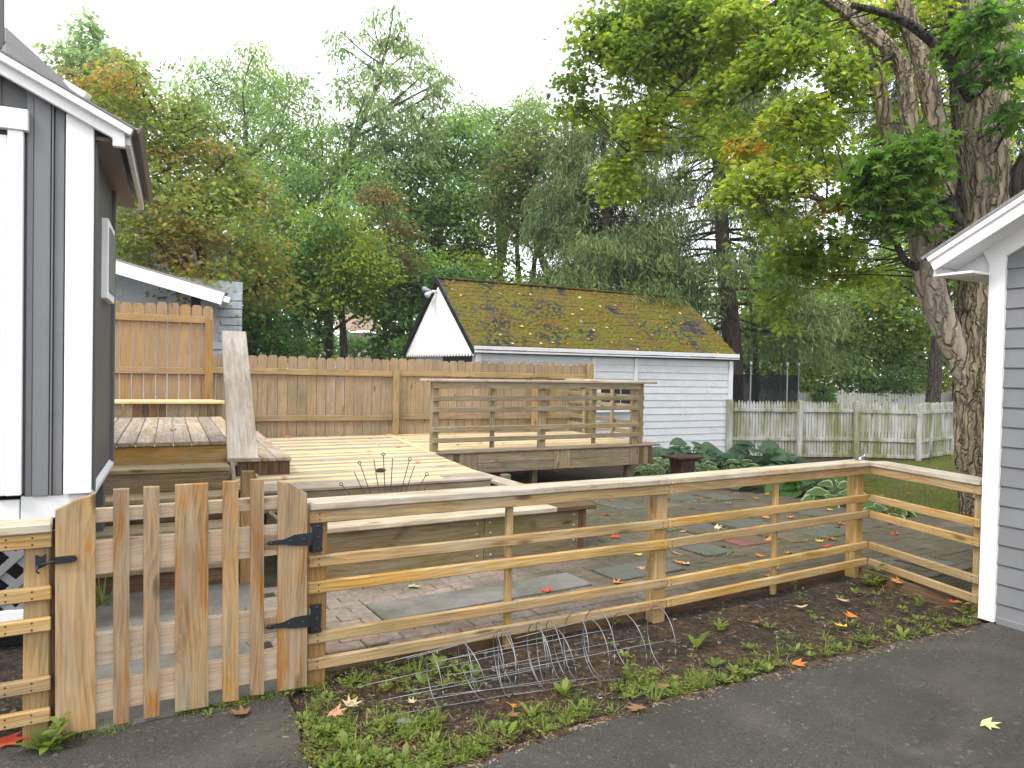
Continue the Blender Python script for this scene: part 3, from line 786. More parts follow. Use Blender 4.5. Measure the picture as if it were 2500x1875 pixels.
# ================================================================== BACK PICKET FENCE
BF0, BF1 = Vector((-4.62, 10.72, 0)), Vector((1.44, 13.55, 0)); BFd = (BF1 - BF0).normalized(); BFn = Vector((BFd.y, -BFd.x, 0)); BFL = (BF1 - BF0).length
bf = thing('picket_fence', 'long brown dog-eared board fence behind the timber deck', 'fence', (-1.6, 12.1, 0))
def dogear(name, p, d, n, w, z0, z1, th, mat, root, ear=.025):
    """a fence picket standing at p with clipped top corners"""
    h = w / 2; V2 = [(-h, z0), (h, z0), (h, z1 - ear * 1.4), (h - ear, z1), (-h + ear, z1), (-h, z1 - ear * 1.4)]
    key = ('dog', round(w, 3), round(z1 - z0, 3), mat.name)
    if key not in CACHE:
        zc = (z0 + z1) / 2
        V = [(zz - zc, x, th / 2) for x, zz in V2] + [(zz - zc, x, -th / 2) for x, zz in V2]
        Fs = [[0, 1, 2, 3, 4, 5], [11, 10, 9, 8, 7, 6]] + [[i, i + 6, (i + 1) % 6 + 6, (i + 1) % 6] for i in range(6)]
        me = mesh_py('picket', V, Fs, mat)
        import bmesh
        bm = bmesh.new(); bm.from_mesh(me); bmesh.ops.recalc_face_normals(bm, faces=bm.faces); bm.to_mesh(me); bm.free(); CACHE[key] = me
    link(name, CACHE[key], root, frame(Vector((p.x, p.y, (z0 + z1) / 2)), Z, d))
n = 46; w = BFL / n
rd = random.Random(3)
for i in range(n):
    p = BF0 + BFd * (i + .5) * w
    zt = 1.735 - .02 * i / n + rd.choice((-.012, -.004, .004, .012)) 
    dogear('picket', p + BFn * rd.uniform(-.004, .004), BFd, BFn, w - .007, round(zt - 1.78, 3), zt, .018, WD['picket'], bf)
for i, (a, b) in enumerate(((0, 2.95), (3.05, BFL - .08))):
    for z in (1.50, .79): board('rail', BF0 + BFd * a + BFn * .03 + Z * z, BF0 + BFd * b + BFn * .03 + Z * (z - .015), Z, .088, .04, WD['fence_rail'], bf)
for q, zt, ww in ((3.0, 1.56, .09), (BFL - .04, 1.73, .1), (5.6, 1.46, .26), (.02, 1.6, .09)):
    p = BF0 + BFd * q + BFn * .06; board('post', Vector((p.x, p.y, -.1)), Vector((p.x, p.y, zt)), BFd, ww, .09, WD['fence_rail'], bf)
p = BF0 + BFd * 5.6 + BFn * .06; board('post_cap', p - BFd * .16 + Z * 1.475, p + BFd * .16 + Z * 1.475, BFn, .13, .025, WD['fence_rail'], bf)

# ================================================================== PLATFORM, STAIRS, UPPER STEP, TALL FENCE
S1 = dirv(25); S2 = perp(S1); SO = Vector((-1.9, 5.3, 0))
def sp(s, t, z=0): p = SO + S1 * s + S2 * t; p.z = z; return p
st = thing('deck_stairs', 'timber landing with steps coming down towards the gate beside the dark grey house', 'stairs', (-2.6, 6.0, 0))
PZ = .925; PT = 1.30; PE = 4.45
rd = random.Random(11)
# landing boards run front to back
s = .10; i = 0
while s > -2.3:
    board('landing_board', sp(s - .07, PT - .02 + rd.uniform(-.006, .006), PZ - .019), sp(s - .07, PE, PZ - .019), S1, .137, .038, WD['platform'], st, .006)
    s -= .1435; i += 1
board('landing_fascia', sp(-2.2, PT + .03, PZ - .135), sp(.04, PT + .03, PZ - .135), Z, .185, .035, WD['fence'], st)
board('landing_side', sp(.03, PT + .06, PZ - .135), sp(.03, PE, PZ - .135), Z, .185, .035, WD['fascia'], st)
R_, G_ = .185, .325
for k in range(4):
    z = .185 * (k + 1); t = G_ * k
    L = -1.02 - .12 * k
    if k == 3: L = -1.35
    board('tread', sp(L, t + .05, z - .019), sp(-.04, t + .05, z - .019), S2, .15, .038, WD['deck_rail'], st, .006)
    board('tread', sp(L, t + .215, z - .019), sp(-.04, t + .215, z - .019), S2, .15, .038, WD['deck_rail'], st, .006)
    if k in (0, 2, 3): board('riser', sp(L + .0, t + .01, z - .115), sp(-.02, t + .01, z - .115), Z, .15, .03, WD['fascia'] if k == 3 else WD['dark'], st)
board('stringer', sp(-1.18, -.02, .10), sp(-1.36, PT + .02, PZ - .1), Z, .2, .04, WD['deck_rail'], st)
board('stringer', sp(-.015, .02, .02), sp(-.015, PT + .02, PZ - .16), Z, .2, .035, WD['fascia'], st)
for s, t in ((.05, PT + .1), (.05, PE - .3), (-1.3, PT + .25)):
    board('landing_post', sp(s - .08, t, -.05), sp(s - .08, t, PZ - .05), S1, .09, .09, WD['dark'], st)
# stair rail: post, top post and one wide sloping board
board('handrail_post', sp(.005, -.02, .0), sp(.005, -.02, .83), S1, .09, .09, WD['orange'], st)
board('handrail_strip', sp(.07, .02, .45), sp(.07, .02, .80), S1, .02, .05, WD['gate_rail'], st)
board('handrail_post', sp(.02, PT + .14, PZ), sp(.02, PT + .14, 1.70), S1, .089, .089, WD['fascia'], st)
hb_lo = P(593, 1123, 5.03); hb_hi = P(571, 812, 6.45)
board('handrail', hb_lo, hb_hi, S1, .20, .038, WD['board'], st, .006, label='wide bleached board as sloping handrail')
# lower wrap-around step on the deck
LZ = .675
s = .61
while s > -.05:
    board('step_board', sp(s - .07, 2.0 + rd.uniform(-.005, .005), LZ - .018), sp(s - .07, 5.1, LZ - .018), S1, .138, .036, WD['platform'], st, .006)
    s -= .1435
for i in range(5):
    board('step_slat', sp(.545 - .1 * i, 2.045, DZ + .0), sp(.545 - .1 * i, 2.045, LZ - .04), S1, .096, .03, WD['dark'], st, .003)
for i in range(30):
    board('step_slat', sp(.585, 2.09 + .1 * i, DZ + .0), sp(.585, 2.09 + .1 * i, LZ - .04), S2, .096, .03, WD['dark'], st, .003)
# upper step
UZ = 1.125
for i in range(3): board('upper_step_board', sp(-2.3, PE + .0 + .145 * i, UZ - .018), sp(.15 - .06 * i, PE + .0 + .145 * i, UZ - .018), S2, .139, .036, WD['deck_new'], st, .006)
board('upper_step_fascia', sp(-2.3, PE - .02, PZ + .08), sp(-1.02, PE - .02, PZ + .08), Z, .155, .03, WD['fascia'], st)
for i in range(12):
    s = -1.0 + .093 * (i + .5); b = .02 * max(0, i - 7) ** 1.3
    board('upper_step_slat', sp(s, PE - .02 + b, PZ + .001), sp(s, PE - .02 + b, UZ - .038), S1, .089, .03, WD['dark'] if rd.random() < .4 else WD['fascia'], st, .003)
TFd = dirv(25); TFp = Vector((-4.7, 9.78, 0)); TFn = Vector((TFd.y, -TFd.x, 0))
tf = thing('picket_fence', 'short taller dog-eared board fence standing on the step behind the landing', 'fence', (-4.5, 10, 1.0))
a0 = on_wall(275, 900, TFp, TFd); a1 = on_wall(521, 900, TFp, TFd); a0.z = a1.z = 0
TL = (a1 - a0).length; n = 9; w = .165; w = TL / 8.6
rd = random.Random(9)
for i in range(-3, 9):
    p = a1 - TFd * ((8 - i) + .55) * w
    zt = 2.385 + rd.choice((-.014, -.005, .006, .012))
    dogear('picket', p + TFn * rd.uniform(-.004, .004), TFd, TFn, w - (.008 if i < 4 else .014), round(zt - 1.5, 3), zt, .018, WD['tall_picket'], tf)
for z in (2.18, 1.49): board('rail', a1 - TFd * (11.5 * w) + TFn * .03 + Z * z, a1 - TFd * .1 + TFn * .03 + Z * z, Z, .088, .04, WD['tall_picket'], tf)
p = a1 - TFd * .06 + TFn * .055; board('post', p + Z * .5, p + Z * 2.19, TFd, .1, .09, WD['orange'], tf)

# ================================================================== RAISED PLANTER
pl = thing('raised_planter', 'low mossy timber box with wide top boards and bolts, in front of the deck', 'planter', (-.3, 6.3, 0))
PT_ = .43
def pp(s, t, z=0): p = PLF + PD1 * s + PD2 * t; p.z = z; return p
zz = pz(0, 6.2) - .03
jn = -1.02
for z0, z1 in ((.03, .208), (.213, PT_ - .042)):
    for a, b in ((-2.45, jn), (jn + .004, -.085)):
        board('side_plank', pp(a, .02, (z0 + z1) / 2), pp(b, .02, (z0 + z1) / 2), Z, z1 - z0 - .004, .045, WD['planter'], pl)
    board('side_plank', pp(-.02, .08, (z0 + z1) / 2), pp(-.02, 2.6, (z0 + z1) / 2), Z, z1 - z0 - .004, .045, WD['planter'], pl)
board('side_plank', pp(-2.47, .05, .2), pp(-2.47, 1.2, .2), Z, .3, .04, WD['planter'], pl)
board('corner_post', pp(-.041, .034, -.02), pp(-.041, .034, PT_ - .041), PD1, .08, .07, WD['dark'], pl)
board('cap_board', pp(-2.52, .05, PT_ - .02), pp(-.34, .05, PT_ - .02), PD2, .2, .04, WD['cap'], pl, .006)
board('cap_board', pp(-.336, .05, PT_ - .021), pp(.07, .05, PT_ - .021), PD2, .21, .04, WD['dark'], pl, .006, label='dark damp end piece of the planter top board')
board('cap_board', pp(-.03, .16, PT_ - .02), pp(-.03, 2.65, PT_ - .02), PD1, .19, .04, WD['cap'], pl, .006)
bb = Bag(); PN = -PD2
for s in (jn - .06, jn + .06, -.13, -2.38):
    for z in (.08, .165, .26, .345) if s != -.13 else (.12, .25, .345): bb.disc(pp(s + rd.uniform(-.01, .01), -.003, z), PN, .011, .008, 8)
bb.make('carriage_bolts', BOLT, pl, kind='stuff')
link('planter_soil', mesh_py('planter_soil', [pp(-2.45, .04, .2), pp(-.04, .04, .2), pp(-.04, 1.6, .22), pp(-2.45, 1.2, .22)], [(0, 1, 2, 3)], SOIL), pl)

# fan of metal rods
fan = thing('fan_trellis', 'rusted metal fan trellis with ringed rod ends standing in the planter', 'garden trellis', P(947, 1254, 6.35))
bs = P(947, 1262, 6.35)
tips = [(835, 1184, 1), (864.5, 1153, 0), (879, 1132.5, 1), (912.7, 1122, 0), (936, 1112, 1), (958.5, 1118, 0), (999.5, 1123.6, 1), (1012, 1138, 0), (1040, 1160, 1), (1047, 1180, 0)]
for k, (u, v, rg) in enumerate(tips):
    tp = P(u, v, 6.35)
    o = bs + Vector(((k - 4.5) * .012, 0, 0))
    tube('rod', [o - Z * .14, tp], .0042, RODM, fan, 6)
    if rg:
        dd = (tp - o).normalized(); c = tp + dd * .011; sd_ = dd.cross(Vector((0, 1, 0))).normalized()
        tube('rod_ring', [c + (dd * math.cos(a) + sd_ * math.sin(a)) * .013 for a in np.linspace(0, 2 * math.pi, 11)], .0038, RODM, fan, 6)
# ================================================================== WHITE GARAGE WITH MOSSY ROOF
K0 = Vector((-.64, 13.5, 0)); KD = dirv(28); KB = perp(KD); KL = 6.26; KW = 3.6; KN = -KB
def kp(s, t, z=0): p = K0 + KD * s + KB * t; p.z = z; return p
gar = thing('garage', 'white clapboard garage with a steep mossy shingle roof behind the deck', 'garage', kp(3.1, 1.8, -.3))
KE, KR = 1.97, 3.37; sl_ = Vector((0, 0, 0))
prism('wall', [kp(0.03, .03, -.5), kp(KL - .03, .03, -.5), kp(KL - .03, .03, KE), kp(.03, .03, KE)], KB * (KW - .06), GWHITE, gar)
a_, b_ = .05, KL - .09
EXP = .146
for k in range(15):
    z0 = -.3 + EXP * k
    side = (Z * 1.0 + KB * .085).normalized()
    a1_, b1_ = a_, b_
    if k >= 9: pass
    board('clapboard', kp(a1_, -.008, z0 + EXP / 2), kp(b1_, -.008, z0 + EXP / 2), side, EXP + .012, .014, GWHITE, gar, .003)
board('corner_board', kp(KL - .05, -.03, -.36), kp(KL - .05, -.03, KE - .05), KD, .115, .035, GTRIM, gar)
board('corner_board', kp(.0, -.03, -.36), kp(.0, -.03, KE - .05), KD, .1, .035, GTRIM, gar)
WPo, WDi = kp(0, -.03), KD
def ks(u, v): q = on_wall(u, v, WPo, WDi); return (Vector((q.x, q.y, 0)) - K0).dot(KD), q.z
for u, v0, v1 in ((1450, 870, 1090), (1554, 868, 932)):
    s, z1 = ks(u, v0); _, z0 = ks(u, v1); board('batten', kp(s, -.028, max(z0, -.3)), kp(s, -.028, min(z1, KE - .1)), KD, .085, .03, GTRIM, gar)
board('eave_board', kp(-.12, -.12, KE - .02), kp(KL + .1, -.12, KE - .0), Z, .12, .03, GTRIM, gar)
s0, zt = ks(1461, 938); s1, zb = ks(1541, 1000)
wf = board('window', kp((s0 + s1) / 2, -.036, zb), kp((s0 + s1) / 2, -.036, zt), KD, s1 - s0, .03, GTRIM, gar)
for i in range(3):
    for j in range(2):
        pw_ = (s1 - s0 - .14) / 3; ph_ = (zt - zb - .14) / 2
        s = s0 + .05 + i * (pw_ + .02); z = zb + .05 + j * (ph_ + .04)
        board('pane', kp(s + pw_ / 2, -.052, z), kp(s + pw_ / 2, -.052, z + ph_), KD, pw_, .006, GLASSD, wf, .001)
board('sill', kp(s0 - .06, -.06, zb - .03), kp(s1 + .06, -.06, zb - .03), KN, .08, .035, GTRIM, wf)
# gable end with scalloped lower edge
gx = .05
sc = []
nS = 26
gpts = [kp(-.03, -.05, KE - .08), kp(-.03, KW / 2, KR - .12), kp(-.03, KW + .05, KE - .08)]
prism('gable', gpts, -KD * .04, GABLE, gar)
bg = Bag()
for i in range(nS):
    t = -.03 + (KW + .06) * (i + .5) / nS
    bg.disc(kp(-.071, t, KE - .085), -KD, .062, .004, 10)
bg.make('scalloped_edge', GABLE, gar, kind='stuff')
board('door', kp(-.0, .95, -.3), kp(-.0, .95, KE - .13), KB, 1.3, .04, BLACK, gar, label='black garage door under the white gable')
for t in (.55, .95, 1.35): board('door_pane', kp(-.024, t, 1.35), kp(-.024, t, 1.7), KB, .3, .008, GLASSD, gar)
# roof
oh = .16; gh = .11
up_ = (kp(0, KW / 2, KR) - kp(0, 0, KE)); run = math.hypot(KW / 2, KR - KE); SU = up_ / run                # up the slope
RN = KD.cross(SU).normalized();
if RN.z < 0: RN = -RN
ev = kp(0, 0, KE + .05) - SU * oh
prism('roof', [ev - KD * gh, ev + KD * (KL + gh), ev + KD * (KL + gh) + SU * (run + oh), ev - KD * gh + SU * (run + oh)], -RN * .05, DARKVOID, gar)
SU2 = (kp(0, KW / 2, KR) - kp(0, KW, KE)) / run; ev2 = kp(0, KW, KE + .05) - SU2 * oh; RN2 = KD.cross(SU2).normalized(); RN2 = RN2 if RN2.z > 0 else -RN2
prism('roof', [ev2 - KD * gh, ev2 + KD * (KL + gh), ev2 + KD * (KL + gh) + SU2 * (run + oh), ev2 - KD * gh + SU2 * (run + oh)], -RN2 * .05, SHINGLE, gar)
for SUx, evx, nn in ((SU, ev, RN), (SU2, ev2, RN2)):
    board('rake_board', evx - KD * (gh + .012) - nn * .035, evx - KD * (gh + .012) + SUx * (run + oh), nn, .11, .022, BLACK, gar)
rd = random.Random(21)
rows, cols = 16, 18; rl = (run + oh) / rows; cw = (KL + 2 * gh) / cols
for r in range(rows):
    for c in range(-1 if r % 2 else 0, cols):
        sa = -gh + c * cw + (cw / 2 if r % 2 else 0); sb = sa + cw - .006
        sa = max(sa, -gh - .01); sb = min(sb, KL + gh + .01)
        if sb - sa < .03: continue
        m0 = ev + SU * (r * rl + rl * .62) + RN * .013
        lift = rd.uniform(-.04, .07)
        sd2 = (SU + RN * (-.06 + lift * .5)).normalized()
        board('shingle', m0 + KD * sa, m0 + KD * sb + RN * rd.uniform(-.004, .004), sd2, round(rl * 1.25, 2), .02, SHINGLE, gar, .002)
board('ridge_cap', ev + SU * (run + oh) - KD * gh + RN * .01, ev + SU * (run + oh) + KD * (KL + gh) + RN * .01, KB, .2, .03, SHINGLE, gar)
# moss cushions
mb = Bag()
def dome(c, n, r, h):
    n = n.normalized(); x = n.orthogonal().normalized(); y = n.cross(x); V = []; k = 7
    for rr, hh in ((1, 0), (.72, .7)):
        for i in range(k):
            a = 2 * math.pi * i / k + hh; q = r * rr * rd.uniform(.8, 1.2); V.append(c + x * math.cos(a) * q + y * math.sin(a) * q + n * h * hh)
    V.append(c + n * h)
    Fs = [(i, (i + 1) % k, k + (i + 1) % k, k + i) for i in range(k)] + [(k + i, k + (i + 1) % k, 2 * k) for i in range(k)]
    mb.add(V, Fs)
for i in range(6000):
    s = rd.uniform(-gh, KL + gh); q = rd.uniform(.05, 1) ** .9 * (run + oh)
    c = ev + KD * s + SU * q + RN * .016
    d_ = mnoise.noise(c * 1.1) + .5 * mnoise.noise(c * 3) 
    if d_ < rd.uniform(-.45, .35) - .12: continue
    r = rd.choice((.02, .025, .03, .04, .05)) * (1.4 if rd.random() < .06 else 1)
    dome(c, RN, r, r * rd.uniform(.35, .7))
mb.make('moss_cushions', MOSS, gar, True, kind='stuff')
# flood light on the gable peak
fl = thing('floodlight', 'small grey twin floodlight under the peak of the white gable', 'outdoor light', kp(-.1, KW / 2 + .1, KR - .2))
pk_ = kp(-.08, KW / 2 + .05, KR - .22)
tube('mount', [pk_, pk_ - KD * .1 + Z * .0], .03, GTRIM, fl, 8)
for dv, L in ((KB * .8 - Z * .0 - KD * .5 + Z * .25, .22), (-KB * .25 - KD * .7 - Z * .5, .17)):
    dv = dv.normalized(); q = pk_ - KD * .1
    tube('lamp_head', [q, q + dv * .06, q + dv * L * .6, q + dv * L], [.018, .03, .05, .062], POSTM if L > .2 else GTRIM, fl, 9)

# ================================================================== WHITE PICKET FENCES
def pointed(p, d, w, z0, z1, th, mat, root):
    key = ('pt', round(w, 3), round(z1 - z0, 2), mat.name)
    if key not in CACHE:
        h = w / 2; H = z1 - z0; pr = [(-h, -H / 2), (h, -H / 2), (h, H / 2 - .07), (h * .25, H / 2), (-h * .25, H / 2), (-h, H / 2 - .07)]
        V = [(zz, x, th / 2) for x, zz in pr] + [(zz, x, -th / 2) for x, zz in pr]
        Fs = [[0, 1, 2, 3, 4, 5], [11, 10, 9, 8, 7, 6]] + [[i, i + 6, (i + 1) % 6 + 6, (i + 1) % 6] for i in range(6)]
        import bmesh
        me = mesh_py('picket', V, Fs, mat); bm = bmesh.new(); bm.from_mesh(me); bmesh.ops.recalc_face_normals(bm, faces=bm.faces); bm.to_mesh(me); bm.free(); CACHE[key] = me
    link('picket', CACHE[key], root, frame(Vector((p.x, p.y, (z0 + z1) / 2)), Z, d))
wfc = thing('picket_fence', 'nearer white picket fence stained green with algae, right of the white garage', 'fence', (7.9, 16.9, -.3))
WF = [Vector((4.83, 16.42, 0)), Vector((7.9, 16.95, 0)), Vector((9.25, 16.75, 0)), Vector((12.6, 19.6, 0))]
rd = random.Random(4)
for k in range(3):
    a, b = WF[k], WF[k + 1]; d = (b - a).normalized(); n = Vector((d.y, -d.x, 0)); L = (b - a).length; c = int(L / .0715)
    for i in range(c):
        p = a + d * (i + .5) * L / c; zt = 1.0 + .01 * k + rd.choice((-.02, -.01, 0, .01))
        pointed(p + n * rd.uniform(-.006, .006), d, .058, -.26, zt, .02, PICKET, wfc)
    for z in (.80, .15, -.22):
        m_ = (a + b) / 2
        board('rail', a + d * .05 + n * .03 + Z * z, b - d * .05 + n * .03 + Z * z, Z, .075, .035, PICKET, wfc)
def wpost(p, zt, n, wd=.11):
    board('post', Vector((p.x, p.y, -.45)) + n * .06, Vector((p.x, p.y, zt)) + n * .06, Vector((n.y, -n.x, 0)), wd, .1, PICKET, wfc, .008)
dA = (WF[1] - WF[0]).normalized(); nA = Vector((dA.y, -dA.x, 0))
mid = on_wall(1948, 1050, WF[0], dA)
wpost(WF[0], 1.03, nA, .13); wpost(mid, 1.02, nA, .12); wpost(WF[1], 1.03, nA, .12)
dB = (WF[2] - WF[1]).normalized(); nB = Vector((dB.y, -dB.x, 0)); wpost(WF[2], .78, nB, .11)
dC = (WF[3] - WF[2]).normalized(); nC = Vector((dC.y, -dC.x, 0))
for u in (2321,): q = on_wall(u, 1050, WF[2], dC); wpost(q, 1.03, nC, .07)
q = on_wall(2256, 1080, WF[2], dC)
pst = tube('steel_post', [Vector((q.x, q.y, -.3)) + nC * .15, Vector((q.x, q.y, .37)) + nC * .15], .022, POSTM, None, 8, label='thin grey steel post standing against the white picket fence', category='post') if False else None
o = tube('steel_post', [Vector((q.x, q.y, -.3)) + nC * .15, Vector((q.x, q.y, .37)) + nC * .15], .022, POSTM, None, 8)
set_props(o, 'thin grey steel post standing against the stained white picket fence', 'post')

ff = thing('picket_fence', 'farther clean white picket fence showing above the stained one', 'fence', (12, 25, -.3))
a, b = P(1885, 952, 25), P(2420, 972, 25.5); a.z = b.z = 0; d = (b - a).normalized(); L = (b - a).length; n = Vector((d.y, -d.x, 0))
for i in range(int(L / .1)):
    p = a + d * (i + .5) * .1; pointed(p, d, .085, -.3, 1.04, .02, FARWHITE, ff)
for z in (.8, .1): board('rail', a - n * .03 + Z * z, b - n * .03 + Z * z, Z, .08, .04, FARWHITE, ff)
for i in range(4):
    p = a + d * L * i / 3 - n * .07; board('post', p - Z * .3, p + Z * 1.03, d, .1, .1, FARWHITE, ff)

# ================================================================== TRAMPOLINE ENCLOSURE
tr = thing('trampoline', 'dark trampoline safety net with grey poles behind the white picket fence', 'trampoline', P(1840, 985, 19.5))
NET = Mat('black_net', .9, .1); NET.color((.012, .014, .016))
tb = NET.new('BsdfTransparent'); mx = NET.new('MixShader'); mx.inputs[0].default_value = .75
NET.l.new(tb.outputs[0], mx.inputs[1]); NET.l.new(NET.b.outputs[0], mx.inputs[2]); NET.l.new(mx.outputs[0], NET.n['Material Output'].inputs[0]); NET = NET.m
c0 = P(1826, 950, 21.0); rr = 1.35; zlo, zhi = .55, 1.6 + (912 - 912) / 1800 * 20
ang = np.linspace(0, 2 * math.pi, 25)[:-1]
V = [c0 + Vector((math.cos(a) * rr, math.sin(a) * rr, 0)) for a in ang]
for v in V: v.z = .35
V2 = [Vector((v.x, v.y, 1.58 + .02 * math.sin(9 * i))) for i, v in enumerate(V)]
link('net', mesh_py('net', V + V2, [(i, (i + 1) % 24, 24 + (i + 1) % 24, 24 + i) for i in range(24)], NET, True), tr)
link('jumping_mat', mesh_py('jumping_mat', V, [tuple(range(24))], BLACK), tr)
for i in (14, 17, 20, 22, 2, 8):
    p = V[i]; tube('pole', [Vector((p.x, p.y, -.3)), Vector((p.x, p.y, 1.85))], .022, POSTM, tr, 6); tube('pole_cap', [Vector((p.x, p.y, 1.84)), Vector((p.x, p.y, 1.93))], [.035, .03], GTRIM, tr, 6)
tube('rim', [v + Z * .0 for v in V] + [V[0]], .04, POSTM, tr, 6)

# ================================================================== DARK GREY HOUSE ON THE LEFT
HA = 24.5; HD = dirv(HA); HB = perp(HD); HN = -HB; HC = flat(222, 780, 4.15)
def hpnt(s, t, z=0): p = HC + HD * s + HB * t; p.z = z; return p
hs = thing('grey_house', 'dark grey board-and-batten house with white trim and sloping eave at the left edge', 'house', (-3.2, 4.6, 0))
def hw(u, v): q = on_wall(u, v, HC, HD); return (Vector((q.x, q.y, 0)) - HC).dot(HD), q.z
HBASE = .86
SWL = 1.45
_, ztop = hw(222, 318)
RS = -.585                                       # fall of the rake per metre to the right (fitted below)
sA, zA = hw(2, 188); sB, zB = hw(262, 336)
slope = (zB - zA) / (sB - sA)
def rake_z(s): return zB + slope * (s - sB)
# wall body
prism('wall', [hpnt(0, .02, HBASE), hpnt(0, .02, rake_z(0) + .02), hpnt(-2.6, .02, rake_z(-2.6) + .02), hpnt(-2.6, .02, HBASE)], HB * SWL, GREY, hs)
s60, _ = hw(57, 700)
# vertical boards of the front wall
edges = [(61, 79, .012), (79, 121, .022), (123, 128, .03), (129, 154, .014)]
for u0, u1, pr in edges:
    s0, z_ = hw(u0, 900); s1, z_ = hw(u1, 900)
    board('siding_board', hpnt((s0 + s1) / 2, .02 - pr / 2, HBASE - .012), hpnt((s0 + s1) / 2, .02 - pr / 2, rake_z(s0) + .02), HD, (s1 - s0) - .002, pr, GREY_LT, hs, .003)
for i in range(8):
    s1 = s60 - .1 - i * .22; board('siding_board', hpnt(s1 - .11, .012, HBASE), hpnt(s1 - .11, .012, rake_z(s1) + .02), HD, .2, .018, GREY_LT, hs, .003)
s0, _ = hw(157, 900)
board('corner_board', hpnt(s0 / 2 + .006, -.008, HBASE - .005), hpnt(s0 / 2 + .006, -.008, rake_z(s0) + .0), HD, -s0 + .008, .03, WHITE, hs)
board('corner_board', hpnt(.012, .05, HBASE - .005), hpnt(.012, .05, rake_z(0) + .0), HB, .06, .025, GREY, hs)
# window on the front wall, mostly outside the frame
win = board('window', hpnt(s60 - .40, .005, HBASE + .0), hpnt(s60 - .40, .005, 2.02), HD, .8, .01, GLASSD, hs)
sj, _ = hw(17, 900); sh, zh0 = hw(72, 325); _, zh1 = hw(60, 272)
board('window_trim', hpnt((s60 + sj) / 2, -.012, HBASE - .0), hpnt((s60 + sj) / 2, -.012, zh0), HD, s60 - sj, .04, WHITE, win)
board('window_frame', hpnt(sj - .03, -.0, HBASE), hpnt(sj - .03, -.0, zh0 - .03), HD, .055, .035, WHITE, win)
board('window_head', hpnt(sh + .0, -.02, (zh0 + zh1) / 2), hpnt(sh - 1.0, -.02, (zh0 + zh1) / 2), Z, zh1 - zh0, .05, WHITE, win)
# rake boards on the front
OV = .155                                         # how far the eave runs past the side wall
rA, rB = hpnt(-2.6, -.05, 0), hpnt(OV, -.05, 0)
rA.z = rake_z(-2.6) + .034; rB.z = rake_z(OV) + .034
rd_ = (rB - rA).normalized(); rn_ = Vector((0, 0, 1)) - rd_ * rd_.z; rn_.normalize()
board('rake_board', rA, rB, rn_, .06, .035, WHITE, hs)
board('rake_board', rA + rn_ * .045 + HN * .03, rB + rn_ * .045 + HN * .03 + rd_ * .03, rn_, .04, .05, WHITE, hs)
# roof running back, with its eave on the right
EL = 2.05
RT0 = rB + rd_ * .05 + rn_ * .066 + HN * .06; RL0 = rA + rn_ * .066 + HN * .06
prism('roof', [RT0, RL0, RL0 + HB * EL, RT0 + HB * EL], rn_ * .01, ROOF, hs)
BROWN = paint('brown_drip_edge_paint', (.16, .13, .115), .2)
board('drip_edge', RT0 + rd_ * .008 + rn_ * .012, RT0 + rd_ * .008 + rn_ * .012 + HB * EL, rn_, .05, .012, BROWN, hs)
e0 = hpnt(OV + .02, -.03, rake_z(OV) + .06); e1 = e0 + HB * (EL - .1)
board('eave_fascia', e0, e1, Z, .11, .03, WHITE, hs)
sf0 = hpnt(OV - .03, 0, rake_z(OV) + .02)
prism('soffit', [sf0, hpnt(-.0, 0, rake_z(OV) + .02), hpnt(-.0, EL - .12, rake_z(OV) + .02), sf0 + HB * (EL - .12)], Z * .02, BROWN, hs)
board('eave_end', hpnt(OV - .02, -.055, rake_z(OV) - .02), hpnt(OV - .02, -.055, rake_z(OV) + .06), HD, .06, .04, WHITE, hs)
# side wall details
for t in (.35, .9): pass
def hsd(u, v): q = on_wall(u, v, HC, HB); return (Vector((q.x, q.y, 0)) - HC).dot(HB), q.z
t0, zt = hsd(249, 530); t1, zb = hsd(267, 735)
t0w, t1w = .62, 1.02
zt = 2.02; zb = 1.21
t0w, _ = hsd(248, 640); t1w, _ = hsd(265, 640); _, zt = hsd(256, 545); _, zb = hsd(256, 735)
sw = board('side_window', hpnt(.012, (t0w + t1w) / 2, zb), hpnt(.012, (t0w + t1w) / 2, zt), HB, t1w - t0w, .05, WHITE, hs)
board('pane', hpnt(.04, (t0w + t1w) / 2, zb + .05), hpnt(.04, (t0w + t1w) / 2, zt - .05), HB, t1w - t0w - .12, .01, GREY_LT, sw)
board('rear_trim', hpnt(.008, SWL - .03, HBASE), hpnt(.008, SWL - .03, rake_z(0)), HB, .1, .03, GREY, hs)
prism('water_table', [hpnt(-.0, -.0, HBASE - .03), hpnt(.022, -.0, HBASE - .03), hpnt(.022, 0, HBASE - .005), hpnt(.0, 0, HBASE + .02)], HB * SWL, GTRIM, hs)
